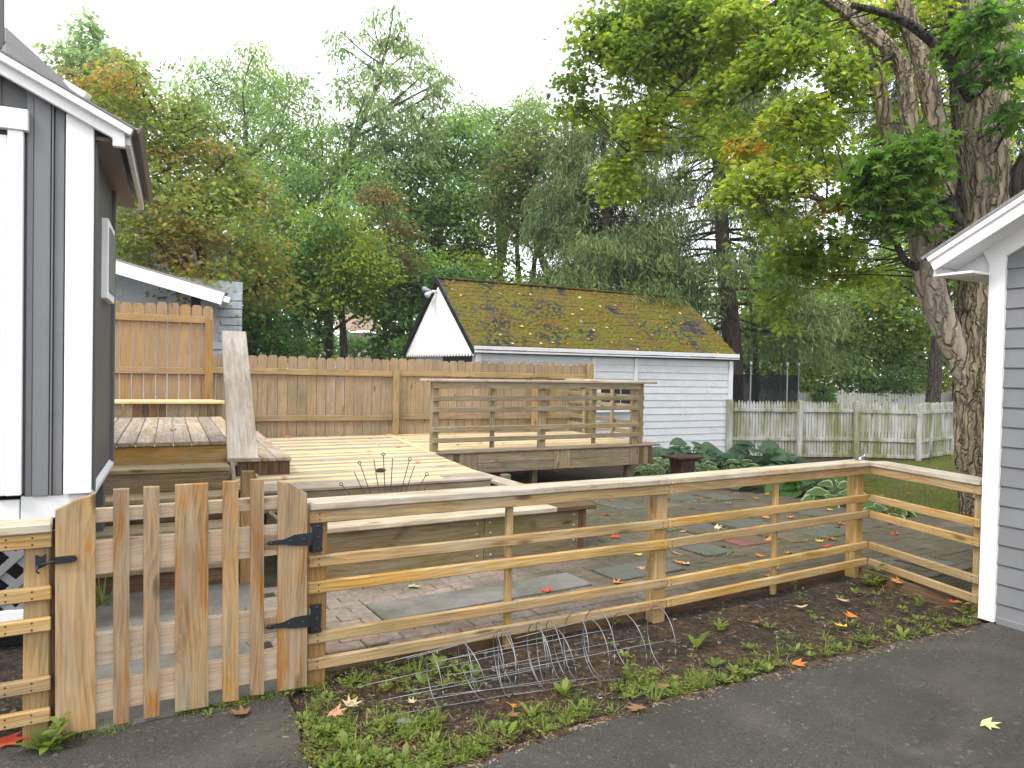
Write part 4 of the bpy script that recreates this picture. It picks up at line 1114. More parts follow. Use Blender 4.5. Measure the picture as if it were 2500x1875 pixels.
# underside: skirt boards, lattice, near-black block painting the shade behind it
board('skirt_board', hpnt(-.0, .03, HBASE - .075), hpnt(-.33, .03, HBASE - .075), Z, .13, .03, WHITE, hs)
board('skirt_board', hpnt(-.335, .03, HBASE - .085), hpnt(-2.4, .03, HBASE - .085), Z, .11, .03, WHITE, hs)
board('skirt_board', hpnt(-.2, .03, .16), hpnt(-2.4, .03, .16), Z, .12, .03, WHITE, hs)
prism('crawl_shade', [hpnt(-.15, .12, 0), hpnt(-2.4, .12, 0), hpnt(-2.4, .12, HBASE - .02), hpnt(-.15, .12, HBASE - .02)], HB * .9, DARKVOID, hs)
zl0, zl1 = .2, HBASE - .13
for k in range(-5, 17):
    for sg in (1, -1):
        s = -.2 - k * .155; H = zl1 - zl0
        aS, bS = s, s - sg * H
        pa, pb = Vector((aS, 0, zl0)), Vector((bS, 0, zl1))
        lo, hi = -2.4, -.2
        ts = sorted([0, 1] + [(x - aS) / (bS - aS) for x in (lo, hi) if abs(bS - aS) > 1e-6 and 0 < (x - aS) / (bS - aS) < 1])
        for q0, q1 in zip(ts[:-1], ts[1:]):
            m_ = aS + (bS - aS) * (q0 + q1) / 2
            if lo < m_ < hi and q1 - q0 > .08:
                A_ = hpnt(aS + (bS - aS) * q0, .04 + .006 * sg, zl0 + H * q0); B_ = hpnt(aS + (bS - aS) * q1, .04 + .006 * sg, zl0 + H * q1)
                board('lattice_strip', A_, B_, (B_ - A_).cross(HN), .042, .007, LATT, hs, .001)
for t in (SWL - .1,): board('pier', hpnt(-.1, t, -.1), hpnt(-.1, t, HBASE), HD, .14, .14, GREY, hs)
# higher roof behind the gable
ur = [P(6, 72, 7.0), P(165, 216, 7.6), P(212, 248, 7.6), P(140, 300, 6.0), P(6, 200, 5.6)]
nrm_ = (ur[1] - ur[0]).cross(ur[4] - ur[0]).normalized()
nrm_ = nrm_ if nrm_.y > 0 else -nrm_
prism('upper_roof', ur, nrm_ * .04, ROOF, hs)
for k in range(1, 9):
    f = k / 9; a_ = ur[0].lerp(ur[4], f); b_ = ur[2].lerp(ur[3], f) if f > .2 else ur[1].lerp(ur[2], f * 5)
    board('shingle_course', a_ - nrm_ * .006, b_ - nrm_ * .006, (ur[4] - ur[0]), .12, .008, ROOF, hs, .001)
board('upper_gutter', P(158, 207, 7.5), P(213, 240, 7.5), Z, .09, .1, WHITE, hs)
board('upper_wall_corner', P(2, -60, 6.5), P(2, 120, 6.5), HD, .05, .05, GREY, hs)

# ================================================================== GREY SHED ON THE RIGHT
sh_ = thing('grey_shed', 'light grey clapboard outbuilding with white corner board and roof edge on the right', 'shed', (3.5, 4.2, 0))
RB_ = dirv(118); RW = -RB_                       # the visible wall runs toward the camera from its far corner HR
RNn = Vector((-math.sin(rad(28 + 90 - 28)), 0, 0))
RNv = Vector((-RB_.y, RB_.x, 0)); RNv = RNv if RNv.x < 0 else -RNv      # outward, to the left
def rp(s, o=0, z=0): p = HR + RW * s + RNv * o; p.z = z; return p
def rw(u, v, o=0): q = on_wall(u, v, HR + RNv * o, RW); return (Vector((q.x, q.y, 0)) - HR).dot(RW), q.z
SLW = 2.6
s_t, z_t = rw(2268, 632, .25); s_r, z_r = rw(2499, 482, .25)
rk = (z_r - z_t) / (s_r - s_t)
def rzz(s): return z_t + rk * (s - s_t)
prism('wall', [rp(.0, -.03, 0), rp(SLW, -.03, 0), rp(SLW, -.03, rzz(SLW) - .1), rp(0, -.03, rzz(0) - .1)], -RNv * 3.0, GREY_LT, sh_)
EX = .1275; k = 0; z0 = .02
while z0 < 3.6:
    zt_ = z0 + EX; sS = .09
    if zt_ > rzz(.09) - .14: sS = .09 + (zt_ - (rzz(.09) - .14)) / rk
    if sS < SLW - .1:
        side = (Z - RNv * .10).normalized()
        board('clapboard', rp(sS, .004, z0 + EX / 2), rp(SLW, .004, z0 + EX / 2), side, EX + .012, .013, GREY_LT, sh_, .003)
    z0 += EX
board('corner_board', rp(.045, .02, .015), rp(.045, .02, rzz(.045) - .1), RW, .10, .035, WHITE, sh_)
board('corner_board', rp(.012, -.055, .015), rp(.012, -.055, rzz(0) - .12), RNv, .10, .03, WHITE, sh_)
board('base_board', rp(.1, .012, .03), rp(SLW, .012, .03), Z, .05, .014, GREY_LT, sh_)
# roof edge
up_s = (RW + Z * rk).normalized(); nrm_s = Z - up_s * up_s.z; nrm_s.normalize()
q0 = rp(s_t, .25, z_t) ; q1 = rp(SLW + .2, .25, rzz(SLW + .2))
board('rake_board', q0 - nrm_s * .045, q1 - nrm_s * .045, nrm_s, .105, .03, WHITE, sh_)
board('rake_trim', q0 + RNv * .02 - nrm_s * .012, q1 + RNv * .02 - nrm_s * .012, nrm_s, .035, .02, WHITE, sh_)
prism('roof', [q0 + RNv * .03 + nrm_s * .008 - up_s * .03, q1 + RNv * .03 + nrm_s * .008, q1 - RNv * 3 + nrm_s * .008, q0 - RNv * 3 + nrm_s * .008 - up_s * .03], nrm_s * .02, ROOF, sh_)
board('frieze_board', rp(-.03, .012, rzz(-.03) - .13), rp(SLW, .012, rzz(SLW) - .13), nrm_s, .13, .05, WHITE, sh_)
zs = z_t - .12
prism('soffit', [rp(s_t + .02, .23, zs), rp(.0, .23, zs), rp(.0, -2.5, zs), rp(s_t + .02, -2.5, zs)], Z * .015, WHITE, sh_)
board('eave_fascia', rp(s_t + .02, .215, z_t - .05), rp(s_t + .02, -2.6, z_t - .05), Z, .13, .02, WHITE, sh_)
prism('rake_soffit', [q0 - nrm_s * .075 + up_s * .02 - RNv * .02, q1 - nrm_s * .075 - RNv * .02, q1 - nrm_s * .075 - RNv * .24, q0 - nrm_s * .075 - RNv * .24 + up_s * .02], nrm_s * .01, WHITE, sh_)
prism('eave_return', [rp(s_t + .03, .0, zs + .0), rp(0, .0, zs), rp(0, .0, rzz(0) - .1), rp(s_t + .03, .0, z_t - .02)], -RNv * .02, WHITE, sh_)

# ================================================================== NEIGHBOURING HOUSES
STONE = paint('pale_peeling_wall_paint', (.42, .46, .5), .5, (.16, .17, .18), .9, .8)
SOFF = paint('grey_soffit_paint', (.42, .43, .45), .1)
nh = thing('neighbour_house', 'pale house with white sloping porch roof behind the tall board fence', 'house', (-6, 13.5, -.2))
a_, b_ = P(255, 636, 12.4), P(548, 722, 12.4)
un = (b_ - a_).normalized(); pn = Vector((-un.z, 0, un.x)); bk = Vector((-.46, 1, 0)).normalized()
prism('porch_roof', [a_ - un * 1.5, b_, b_ + bk * 2.2, a_ - un * 1.5 + bk * 2.2], pn * .05, SOFF, nh)
board('rake_board', a_ - un * 1.5 - Vector((0, .03, 0)) - pn * .06, b_ - Vector((0, .03, 0)) - pn * .06, pn, .2, .03, WHITE, nh)
prism('porch_shingles', [a_ - un * 1.5 + pn * .052, b_ + un * .06 + pn * .052, b_ + un * .06 + bk * 2.2 + pn * .052, a_ - un * 1.5 + bk * 2.2 + pn * .052], pn * .03, ROOF, nh)
board('gutter', b_ + un * .05 - pn * .05, b_ + un * .05 - pn * .05 + bk * 2.2, pn, .1, .1, WHITE, nh)
wl_ = P(520, 720, 13.0)
prism('wall', [Vector((-10, 13.6, -.3)), Vector((wl_.x + .3, 13.6, -.3)), Vector((wl_.x + .3, 13.6, 3.1)), Vector((-10, 13.6, 3.4))], Vector((-1.4, 2.6, 0)), STONE, nh)
sb = Bag(); rd = random.Random(8)
for k in range(20):
    x = wl_.x + .28
    z = -.1 + .15 * k
    board('stone', Vector((x - rd.uniform(.35, .6), 13.57, z + .07)), Vector((x + .02, 13.57, z + .07)), Z, .135, .05, STONE, nh, .01)
board('porch_post', P(478, 780, 12.9), P(478, 700, 12.9), (1, 0, 0), .12, .12, DARKVOID, nh)
bh = thing('slate_house', 'dark slate-sided house half hidden behind the orange-tinted maple', 'house', (-8, 18, -.3))
SLATE = roofing('slate_siding', (.06, .065, .075), (.12, .125, .14))
prism('wall', [Vector((-12, 18, -.3)), Vector((-6.7, 18, -.3)), Vector((-6.7, 18, 4.3)), Vector((-9.3, 18, 6.4)), Vector((-12, 18, 4.4))], Vector((-2.6, 4, 0)), SLATE, bh)
for k in range(28):
    z = -.1 + .16 * k; board('siding_course', Vector((-11.9, 17.985, z)), Vector((-6.7, 17.985, z)), Vector((0, -.08, 1)), .17, .015, SLATE, bh, .002)
th_ = thing('tan_roof_house', 'distant small house with tan roof between dark trees above the board fence', 'house', P(870, 830, 38))
r0, r1, r2, r3 = P(815, 806, 38), P(920, 808, 36.5), P(893, 757, 39.5), P(838, 757, 41)
CREAM = paint('cream_wall_paint', (.42, .38, .31), .2)
prism('roof', [r0, r1, r2, r3], Vector((0, .1, .15)), TANROOF, th_)
w0 = P(828, 812, 38.2); w1 = P(906, 812, 37.2)
prism('wall', [Vector((w0.x, w0.y, -.3)), Vector((w1.x, w1.y, -.3)), w1, w0], Vector((.5, 3, 0)), CREAM, th_)
prism('roof_end', [r1, r2, P(930, 806, 40)], Vector((.02, .1, .02)), TANROOF, th_)
for u in (850, 882): board('window', P(u, 848, 37.5), P(u, 825, 37.5), (1, 0, 0), .5, .06, GLASSD, th_)
wh = thing('white_house', 'distant white house glimpsed through the shrubs above the white fences', 'house', P(1900, 880, 40))
h0, h1 = P(1770, 850, 40), P(2110, 850, 40)
prism('wall', [Vector((h0.x, 40, -.3)), Vector((h1.x, 40, -.3)), Vector((h1.x, 40, 2.9)), Vector((h0.x, 40, 2.9))], Vector((0, 6, 0)), FARWHITE, wh)
prism('roof', [Vector((h0.x - .3, 39.6, 2.85)), Vector((h1.x + .3, 39.6, 2.85)), Vector((h1.x + .3, 43, 4.6)), Vector((h0.x - .3, 43, 4.6))], Vector((0, 0, .15)), ROOF, wh)
for u in (1830, 1930, 2040): board('window', P(u, 905, 39.95), P(u, 870, 39.95), (1, 0, 0), .9, .08, GLASSD, wh)
# ================================================================== FOLIAGE TOOLS
def T(v, f): return np.array(v, np.float32), np.array(f, np.int32)
SPRAY = T([(0, 0, 0), (.4, .075, .02), (1, 0, -.05), (.4, -.075, .02)], [(0, 3, 2, 1)])
QUAD = T([(0, 0, 0), (.45, .30, .05), (1, 0, -.06), (.45, -.30, .05)], [(0, 3, 2, 1)])
SLIM = T([(0, 0, 0), (.45, .15, .03), (1, 0, -.08), (.45, -.15, .03)], [(0, 3, 2, 1)])
MAPLE_V = [(.36, 0, .03), (0, 0, 0), (.58, .15, .0), (1.0, 0, -.09), (.58, -.15, .0), (.82, .46, -.06), (.34, .24, .01), (.26, .55, -.05), (.03, .1, 0), (.82, -.46, -.06), (.34, -.24, .01), (.26, -.55, -.05), (.03, -.1, 0)]
MAPLE = T(MAPLE_V, [(0, 4, 3, 2), (0, 2, 5, 6), (0, 6, 7, 8), (0, 8, 1, 12), (0, 10, 9, 4), (0, 12, 11, 10)])
BROAD = T([(0, .02, 0), (0, -.02, 0), (.3, .17, .10), (.3, -.17, .10), (.7, .2, .12), (.7, -.2, .12), (1, .02, .02), (1, -.02, .02)], [(0, 1, 3, 2), (2, 3, 5, 4), (4, 5, 7, 6)])
GRASS = T([(0, .03, 0), (0, -.03, 0), (.5, .03, .06), (.5, -.03, .06), (1, .004, -.06), (1, -.004, -.06)], [(0, 1, 3, 2), (2, 3, 5, 4)])
def hosta_t():
    V = []; Fs = []; W_ = [0, .12, .36, .42, .3, .03]; X_ = [0, .08, .3, .55, .8, 1.0]; H_ = [0, .03, .1, .1, .02, -.1]
    for x, w, h in zip(X_, W_, H_):
        for k, q in enumerate((-1, -.72, 0, .72, 1)): V.append((x, w * q, h - .07 * (1 - abs(q)) + (.03 if abs(q) == 1 else 0)))
    for i in range(5):
        for k in range(4): a = i * 5 + k; Fs.append((a, a + 1, a + 6, a + 5))
    return T(V, Fs)
HOSTA = hosta_t()
def norm(a): return a / np.maximum(np.linalg.norm(a, axis=1, keepdims=True), 1e-6)
def place(tm, pos, d, n, size, cols, edge=None):
    V, Fs = tm; N = len(pos); k = len(V)
    d = norm(d); y = norm(np.cross(n, d)); z = np.cross(d, y)
    vv = (V[None, :, 0:1] * d[:, None] + V[None, :, 1:2] * y[:, None] + V[None, :, 2:3] * z[:, None]) * size[:, None, None] + pos[:, None]
    ff = (Fs[None] + (np.arange(N) * k)[:, None, None]).reshape(-1, Fs.shape[1])
    cc = np.repeat(cols[:, None], k, 1).astype(np.float32)
    if edge is not None:
        m = edge[1]; cc[:, m] = np.array(edge[0])
    return vv.reshape(-1, 3), ff, cc.reshape(-1, 3)
def merge(parts):
    V = []; Fs = []; C = []; o = 0
    for v, f, c in parts: V.append(v); Fs.append(f + o); C.append(c); o += len(v)
    return np.concatenate(V), np.concatenate(Fs), np.concatenate(C)
def pick_cols(pal, pts, sc=.9, jit=.16):
    w = np.array([p[1] for p in pal], float); w /= w.sum(); cum = np.cumsum(w)
    out = np.zeros((len(pts), 3))
    for i, p in enumerate(pts):
        q = .5 + .62 * mnoise.noise(Vector(p) * sc) + RNG.normal(0, .17)
        k = int(np.searchsorted(cum, min(max(q, 0), .9999))); k = min(k, len(pal) - 1)
        out[i] = pal[k][0]
    return out * (1 + RNG.normal(0, jit, (len(pts), 1)))
def leaves(name, parent, centers, per, r, size, tm, pal, mat=LEAF, flat=.45, droop=.35, sc=.9, origin=None, updir=.9, **kw):
    centers = np.asarray(centers); N = len(centers)
    cc = pick_cols(pal, centers, sc)
    idx = np.repeat(np.arange(N), per)
    off = RNG.normal(0, 1, (len(idx), 3)) * np.array([r, r, r * flat]) * .6
    rad_ = np.linalg.norm(off[:, :2], axis=1)
    pos = centers[idx] + off; pos[:, 2] -= droop * rad_ ** 2 / max(r, .01)
    d = off * np.array([1, 1, .2]) + RNG.normal(0, .35 * r, off.shape); d[:, 2] -= droop * r * .9
    n = RNG.normal(0, .5, off.shape); n[:, 2] += updir; 
    s = size * RNG.uniform(.65, 1.25, len(idx))
    c = cc[idx] * (1 + RNG.normal(0, .16, (len(idx), 1))); c = np.clip(c, .003, .8)
    V, Fs, C = place(tm, pos, d, n, s, c)
    return link(name, mesh_np(name, V, Fs, mat, C), parent, None, **kw)
def ell(c, r, n, shell=.45, rs=None):
    """n points in an ellipsoid, thicker towards its skin, with a lumpy outline"""
    v = norm(RNG.normal(0, 1, (n, 3))); q = RNG.uniform(shell ** 3, 1, n) ** (1 / 3)
    q *= 1 + .25 * np.array([mnoise.noise(Vector(x) * 2.2 + Vector(c)) for x in v])
    return np.array(c) + v * q[:, None] * np.array(r)
def limb_geo(bag, a, b, ra, rb, bend=.12, sides=6, n=7, sag=0):
    a, b = Vector(a), Vector(b); L = (b - a).length; off = Vector((random.uniform(-1, 1), random.uniform(-1, 1), random.uniform(-.4, .6))) * L * bend
    m1 = a.lerp(b, .35) + off * .8 + Z * sag * L; m2 = a.lerp(b, .7) + off * .6 + Z * sag * L * .7
    pts = curve_pts([a, m1, m2, b], max(2, n // 3))
    k = len(pts); rads = [ra + (rb - ra) * (i / (k - 1)) ** .8 for i in range(k)]
    V, Fs = tube_geo(pts, rads, sides, True); bag.add(V, Fs); return pts
def tree(name, label, cat, base, lobes, Y, pal, barkm, tr=.2, tm=QUAD, size=.16, per=26, cr=.42, dens=1.0, dyr=1.0, group=None, trunk_px=None, flat=.45, droop=.35, shell=.4, twigs=.25, ry=1.0, top=None, mat=LEAF, part='crown', sc=.7):
    """lobes: (u, v, ru, rv[, depth]) measured in the photograph at distance Y, turned into real ellipsoids"""
    bx = P(base, 900, Y) if not isinstance(base, tuple) else Vector((base[0], base[1], 0)); g = gz(bx.x, bx.y)
    root = thing(name, label, cat, (bx.x, bx.y, g), group)
    E = []
    for lb in lobes:
        u, v, ru, rv = lb[:4]; yy = Y + (lb[4] if len(lb) > 4 else random.uniform(-.8, .8) * dyr)
        c = P(u, v, yy); E.append((c, Vector((ru * yy / F, (ru + rv) * .5 * yy / F * ry, rv * yy / F))))
    ctr = sum((c for c, r in E), Vector()) / len(E); zlo = min(c.z - r.z for c, r in E); ztop = max(c.z for c, r in E)
    wood_ = Bag()
    if trunk_px: tp = [P(u, v, Y) for u, v in trunk_px]; tp[0].z = g - .1
    else:
        hz = min(max(zlo + .3 * (ztop - zlo), 2.2), ztop)
        tp = [Vector((bx.x, bx.y, g - .1)), Vector((bx.x + .1, bx.y, g + (hz - g) * .5)), Vector((bx.x * .6 + ctr.x * .4, bx.y * .6 + ctr.y * .4, hz)), Vector((ctr.x, ctr.y, max(ctr.z, hz + .5)))]
    pts = curve_pts(tp, 6); k = len(pts); rr = [tr * (1.25 if i == 0 else 1) * (1 - .72 * i / (k - 1)) for i in range(k)]
    tree_tr = tube('trunk', pts, rr, barkm, root, 9, .25, random.random() * 9)
    allc = []
    for c, r in E:
        st_ = min(pts[k // 4:], key=lambda q: (q - c).length + 1.6 * max(0, q.z - c.z + .5 * math.hypot(q.x - c.x, q.y - c.y) + .3)); 
        i0 = pts.index(st_); lp = limb_geo(wood_, st_, c + Z * r.z * .3, rr[i0] * .6, .02, .12, 6, 9)
        area = (r.x * r.y + r.y * r.z + r.x * r.z) / 3 * 12.56
        n = max(4, int(area * 2.1 * dens / (cr * 2.4) ** 2 * 2.2))
        cl = ell(c, r, n, shell); allc.append(cl)
        for q in cl:
            if random.random() < twigs:
                s_ = min(lp, key=lambda p: (p - Vector(q)).length); limb_geo(wood_, s_, q, .022, .006, .08, 4, 4)
    wood_.make('limbs', barkm, root, True, kind='stuff')
    allc = np.concatenate(allc)
    leaves(part, root, allc, per, cr, size, tm, pal, mat, flat, droop, sc, kind=None)
    return root
def shrub(name, label, lobes, Y, pal, **kw):
    kw.setdefault('size', .12); kw.setdefault('cr', .3); kw.setdefault('per', 26)
    return tree(name, label, 'shrub', lobes[0][0], lobes, Y, pal, BARK_DARK, .05, twigs=.12, **kw)

OLIVE = [((.08, .11, .028), 3), ((.12, .16, .034), 3), ((.18, .155, .04), 2.4), ((.11, .145, .03), 1.6), ((.22, .14, .04), 1.8), ((.25, .115, .035), .5)]
LOCUST = [((.085, .135, .045), 2), ((.12, .175, .06), 3), ((.15, .20, .065), 2)]
PALEG = [((.11, .16, .065), 2), ((.14, .19, .08), 2), ((.17, .20, .09), 1)]
MIDG = [((.045, .085, .022), 2), ((.07, .115, .03), 3), ((.10, .15, .035), 2)]
DARKG = [((.022, .05, .016), 2), ((.035, .072, .02), 3), ((.055, .10, .025), 1.5)]
YELG = [((.12, .16, .025), 2), ((.17, .21, .03), 3), ((.22, .24, .035), 1.5)]
BRWN = [((.09, .08, .03), 2), ((.13, .09, .035), 2), ((.07, .09, .025), 2)]
MAPLEC = [((.10, .16, .028), 2.2), ((.155, .22, .034), 3), ((.22, .265, .04), 2.6), ((.30, .29, .045), 1.0), ((.40, .2, .04), .12)]
MAPLEG = [((.05, .105, .02), 3), ((.075, .14, .022), 3), ((.10, .16, .025), 1)]
SPRUCEC = [((.05, .08, .028), 2), ((.078, .112, .036), 3), ((.11, .145, .048), 1.5)]
SPRUCED = [((.02, .036, .02), 2), ((.03, .05, .025), 3), ((.05, .07, .03), 1)]
for _pal, _k in ((OLIVE, 1.6), (LOCUST, 1.9), (PALEG, 1.9), (MIDG, 2.2), (DARKG, 2.6), (YELG, 1.5), (BRWN, 1.4), (MAPLEC, 1.3), (MAPLEG, 1.35), (SPRUCEC, 1.6), (SPRUCED, 1.6)):
    _pal[:] = [(tuple(x * _k for x in c), w) for c, w in _pal]
GT = 'broadleaf trees standing in the wood behind the fences'

# ------------------------------------------------------------------ the wood behind
tree('maple_tree', 'maple with olive and orange tinted leaves beside the grey house', 'tree', 470, [(330, 210, 95, 80), (250, 330, 110, 90), (440, 320, 120, 90), (390, 440, 140, 90), (540, 430, 90, 80), (520, 520, 120, 90), (600, 480, 60, 60), (400, 590, 110, 70), (610, 620, 80, 70), (520, 680, 90, 60), (660, 700, 55, 50), (560, 760, 70, 60), (190, 200, 60, 40), (330, 560, 70, 60)],
     14.8, OLIVE, BARK_DARK, .14, MAPLE, .088, 46, .40, 1.15, 1.4, GT, ry=1.2, trunk_px=[(500, 900), (505, 760), (490, 620), (450, 480), (430, 380)])
tree('locust_tree', 'pale feathery green locust tree, second crown from the left against the sky', 'tree', 600, [(510, 210, 85, 70), (470, 270, 70, 60), (620, 150, 45, 60), (640, 230, 75, 70), (560, 330, 110, 80), (710, 260, 80, 90), (690, 390, 110, 90), (590, 440, 90, 80)],
     27, LOCUST, BARK_GREY, .2, SLIM, .22, 42, .55, .95, 2, GT, droop=.6)
tree('tall_tree', 'tall open tree with tufted twigs rising highest above the wood', 'tree', 800, [(912, 32, 14, 18), (978, 85, 55, 30), (935, 105, 40, 26), (890, 75, 22, 14), (835, 85, 30, 18), (840, 125, 26, 20), (1010, 130, 45, 26), (900, 165, 50, 28), (960, 185, 60, 34), (1050, 175, 40, 26), (1080, 200, 40, 14), (850, 210, 40, 30), (1060, 235, 45, 32), (890, 250, 60, 36), (970, 260, 70, 40), (1030, 300, 60, 44), (930, 330, 70, 42), (860, 320, 50, 36), (1000, 370, 90, 46), (910, 410, 80, 46), (960, 20, 10, 8)],
     25, PALEG, BARK_GREY, .17, SLIM, .22, 26, .32, .5, 1.2, GT, trunk_px=[(800, 900), (812, 470), (845, 385), (885, 290), (912, 230), (940, 130)], droop=.8, twigs=.7)
tree('maple_tree', 'distant maple top with pale leaves peeping over the grey house roof', 'tree', 230, [(215, 60, 24, 22), (225, 110, 40, 36), (150, 120, 30, 18), (280, 150, 50, 36), (300, 210, 60, 50), (200, 170, 50, 40), (250, 260, 80, 60)],
     30, PALEG, BARK_GREY, .2, QUAD, .26, 26, .45, 1.0, 1.5, GT)
tree('box_elder', 'small bright yellow-green tree in front of the darker wood, left of the garage', 'tree', 830, [(800, 530, 75, 60), (870, 560, 75, 60), (840, 640, 80, 60), (760, 610, 55, 60), (900, 640, 50, 60), (850, 710, 70, 50), (780, 700, 60, 50)],
     19, YELG[:2] + MIDG[1:], BARK_DARK, .13, QUAD, .125, 46, .38, 1.0, 1.4, GT, droop=.6)
tree('ash_tree', 'full dark green tree in the middle of the wood, left of the garage peak', 'tree', 1050, [(1040, 380, 80, 70), (1130, 350, 80, 70), (1080, 470, 100, 80), (1000, 540, 80, 70), (1150, 520, 90, 80), (1070, 610, 110, 70), (1180, 620, 80, 70), (980, 440, 70, 70)],
     26, MIDG, BARK_DARK, .22, QUAD, .17, 44, .5, .95, 2, GT)
tree('walnut_tree', 'mid-green feathery tree filling the gap behind the small yellow-green tree', 'tree', 720, [(690, 440, 80, 70), (770, 430, 80, 70), (840, 420, 70, 60), (640, 530, 70, 70), (720, 550, 80, 70), (900, 460, 60, 60), (600, 630, 50, 60), (930, 540, 60, 60), (780, 340, 50, 60)],
     25, MIDG[1:] + LOCUST[:2], BARK_GREY, .2, SLIM, .21, 42, .52, .95, 2, GT, droop=.6)
tree('locust_tree', 'tall pale locust tree behind the garage peak with a tufted top', 'tree', 1210, [(1190, 300, 50, 50), (1120, 290, 40, 34), (1260, 300, 55, 40), (1150, 250, 24, 20), (1300, 250, 40, 40), (1250, 360, 70, 50), (1330, 290, 40, 40), (1180, 390, 70, 50), (1290, 250, 24, 20), (1080, 310, 40, 30)],
     30, LOCUST, BARK_GREY, .2, SLIM, .24, 40, .5, .95, 2, GT, droop=.6)
tree('cherry_tree', 'thin brownish tree with sparse rusty leaves left of the garage peak', 'tree', 930, [(930, 470, 50, 36), (985, 570, 50, 46), (960, 640, 70, 44), (1010, 690, 70, 40), (900, 700, 50, 40)],
     21, BRWN, BARK_DARK, .1, QUAD, .14, 24, .32, .8, 1, GT)
tree('oak_tree', 'mottled tree with brown-green leaves and forked bare trunks over the garage ridge', 'tree', 1345, [(1270, 400, 70, 60), (1340, 420, 80, 70), (1250, 490, 70, 60), (1340, 520, 70, 60), (1400, 470, 60, 60), (1290, 570, 60, 36), (1390, 570, 60, 36), (1310, 340, 70, 50)],
     23, [((.08, .10, .03), 2), ((.10, .13, .035), 2), ((.14, .12, .04), 1)], BARK_DARK, .17, QUAD, .17, 26, .40, .75, 1, GT, trunk_px=[(1355, 900), (1350, 720), (1325, 640), (1300, 540), (1310, 420)])
for k, (u, y, w, lab) in enumerate(((1268, 27, .14, 'slim bare trunk leaning left against the sky above the garage ridge'), (1302, 25, .12, 'straight thin trunk nearest the middle above the garage ridge'), (1216, 28, .14, 'dark slim trunk just right of the garage peak'))):
    tree('birch_tree', lab, 'tree', u, [(u - 20, 470, 60, 50), (u + 25, 540, 50, 36), (u, 380, 60, 50)], y, MIDG, BARK_DARK, w, QUAD, .18, 24, .42, .7, 1, GT, trunk_px=[(u + 8, 900), (u, 700), (u - 6 + 12 * k, 600), (u, 450)])
tree('understory_tree', 'dark green leafy tree between the neighbour house and the tan-roofed house', 'tree', 680, [(650, 700, 70, 60), (700, 620, 70, 60), (720, 780, 60, 60), (640, 800, 80, 60), (590, 850, 60, 40), (740, 690, 60, 60)],
     19.5, DARKG, BARK_DARK, .14, QUAD, .15, 30, .38, 1.0, 1, GT)
tree('understory_tree', 'dark tree right of the tan-roofed house, behind the garage gable', 'tree', 990, [(990, 770, 60, 60), (1000, 700, 70, 50), (960, 830, 50, 50), (1060, 700, 70, 60), (1120, 690, 70, 50), (930, 740, 30, 30)],
     20.5, DARKG, BARK_DARK, .14, QUAD, .15, 30, .38, 1.1, 1, GT)
tree('understory_tree', 'bright green undergrowth tree low behind the garage ridge', 'tree', 1180, [(1190, 670, 60, 40), (1250, 690, 60, 36), (1320, 700, 60, 30), (1130, 640, 60, 40)],
     24, YELG[:2] + MIDG[2:], BARK_DARK, .1, QUAD, .16, 26, .4, .8, 1, GT)
shrub('shrub', 'dark shrub behind the board fence beside the neighbour house', [(610, 830, 60, 50), (680, 840, 50, 50), (590, 770, 50, 50), (740, 850, 40, 36), (650, 760, 50, 50)], 16.5, DARKG, group='shrubs behind the fences')
shrub('shrub', 'low dark shrub in front of the tan-roofed house', [(740, 850, 50, 36), (800, 845, 50, 34), (850, 838, 40, 26), (905, 842, 34, 26), (690, 850, 50, 40)], 30, MIDG, group='shrubs behind the fences')
shrub('shrub', 'dark shrub filling the gap left of the garage gable', [(950, 860, 40, 40), (990, 850, 36, 50), (910, 870, 36, 26)], 19, DARKG, group='shrubs behind the fences')

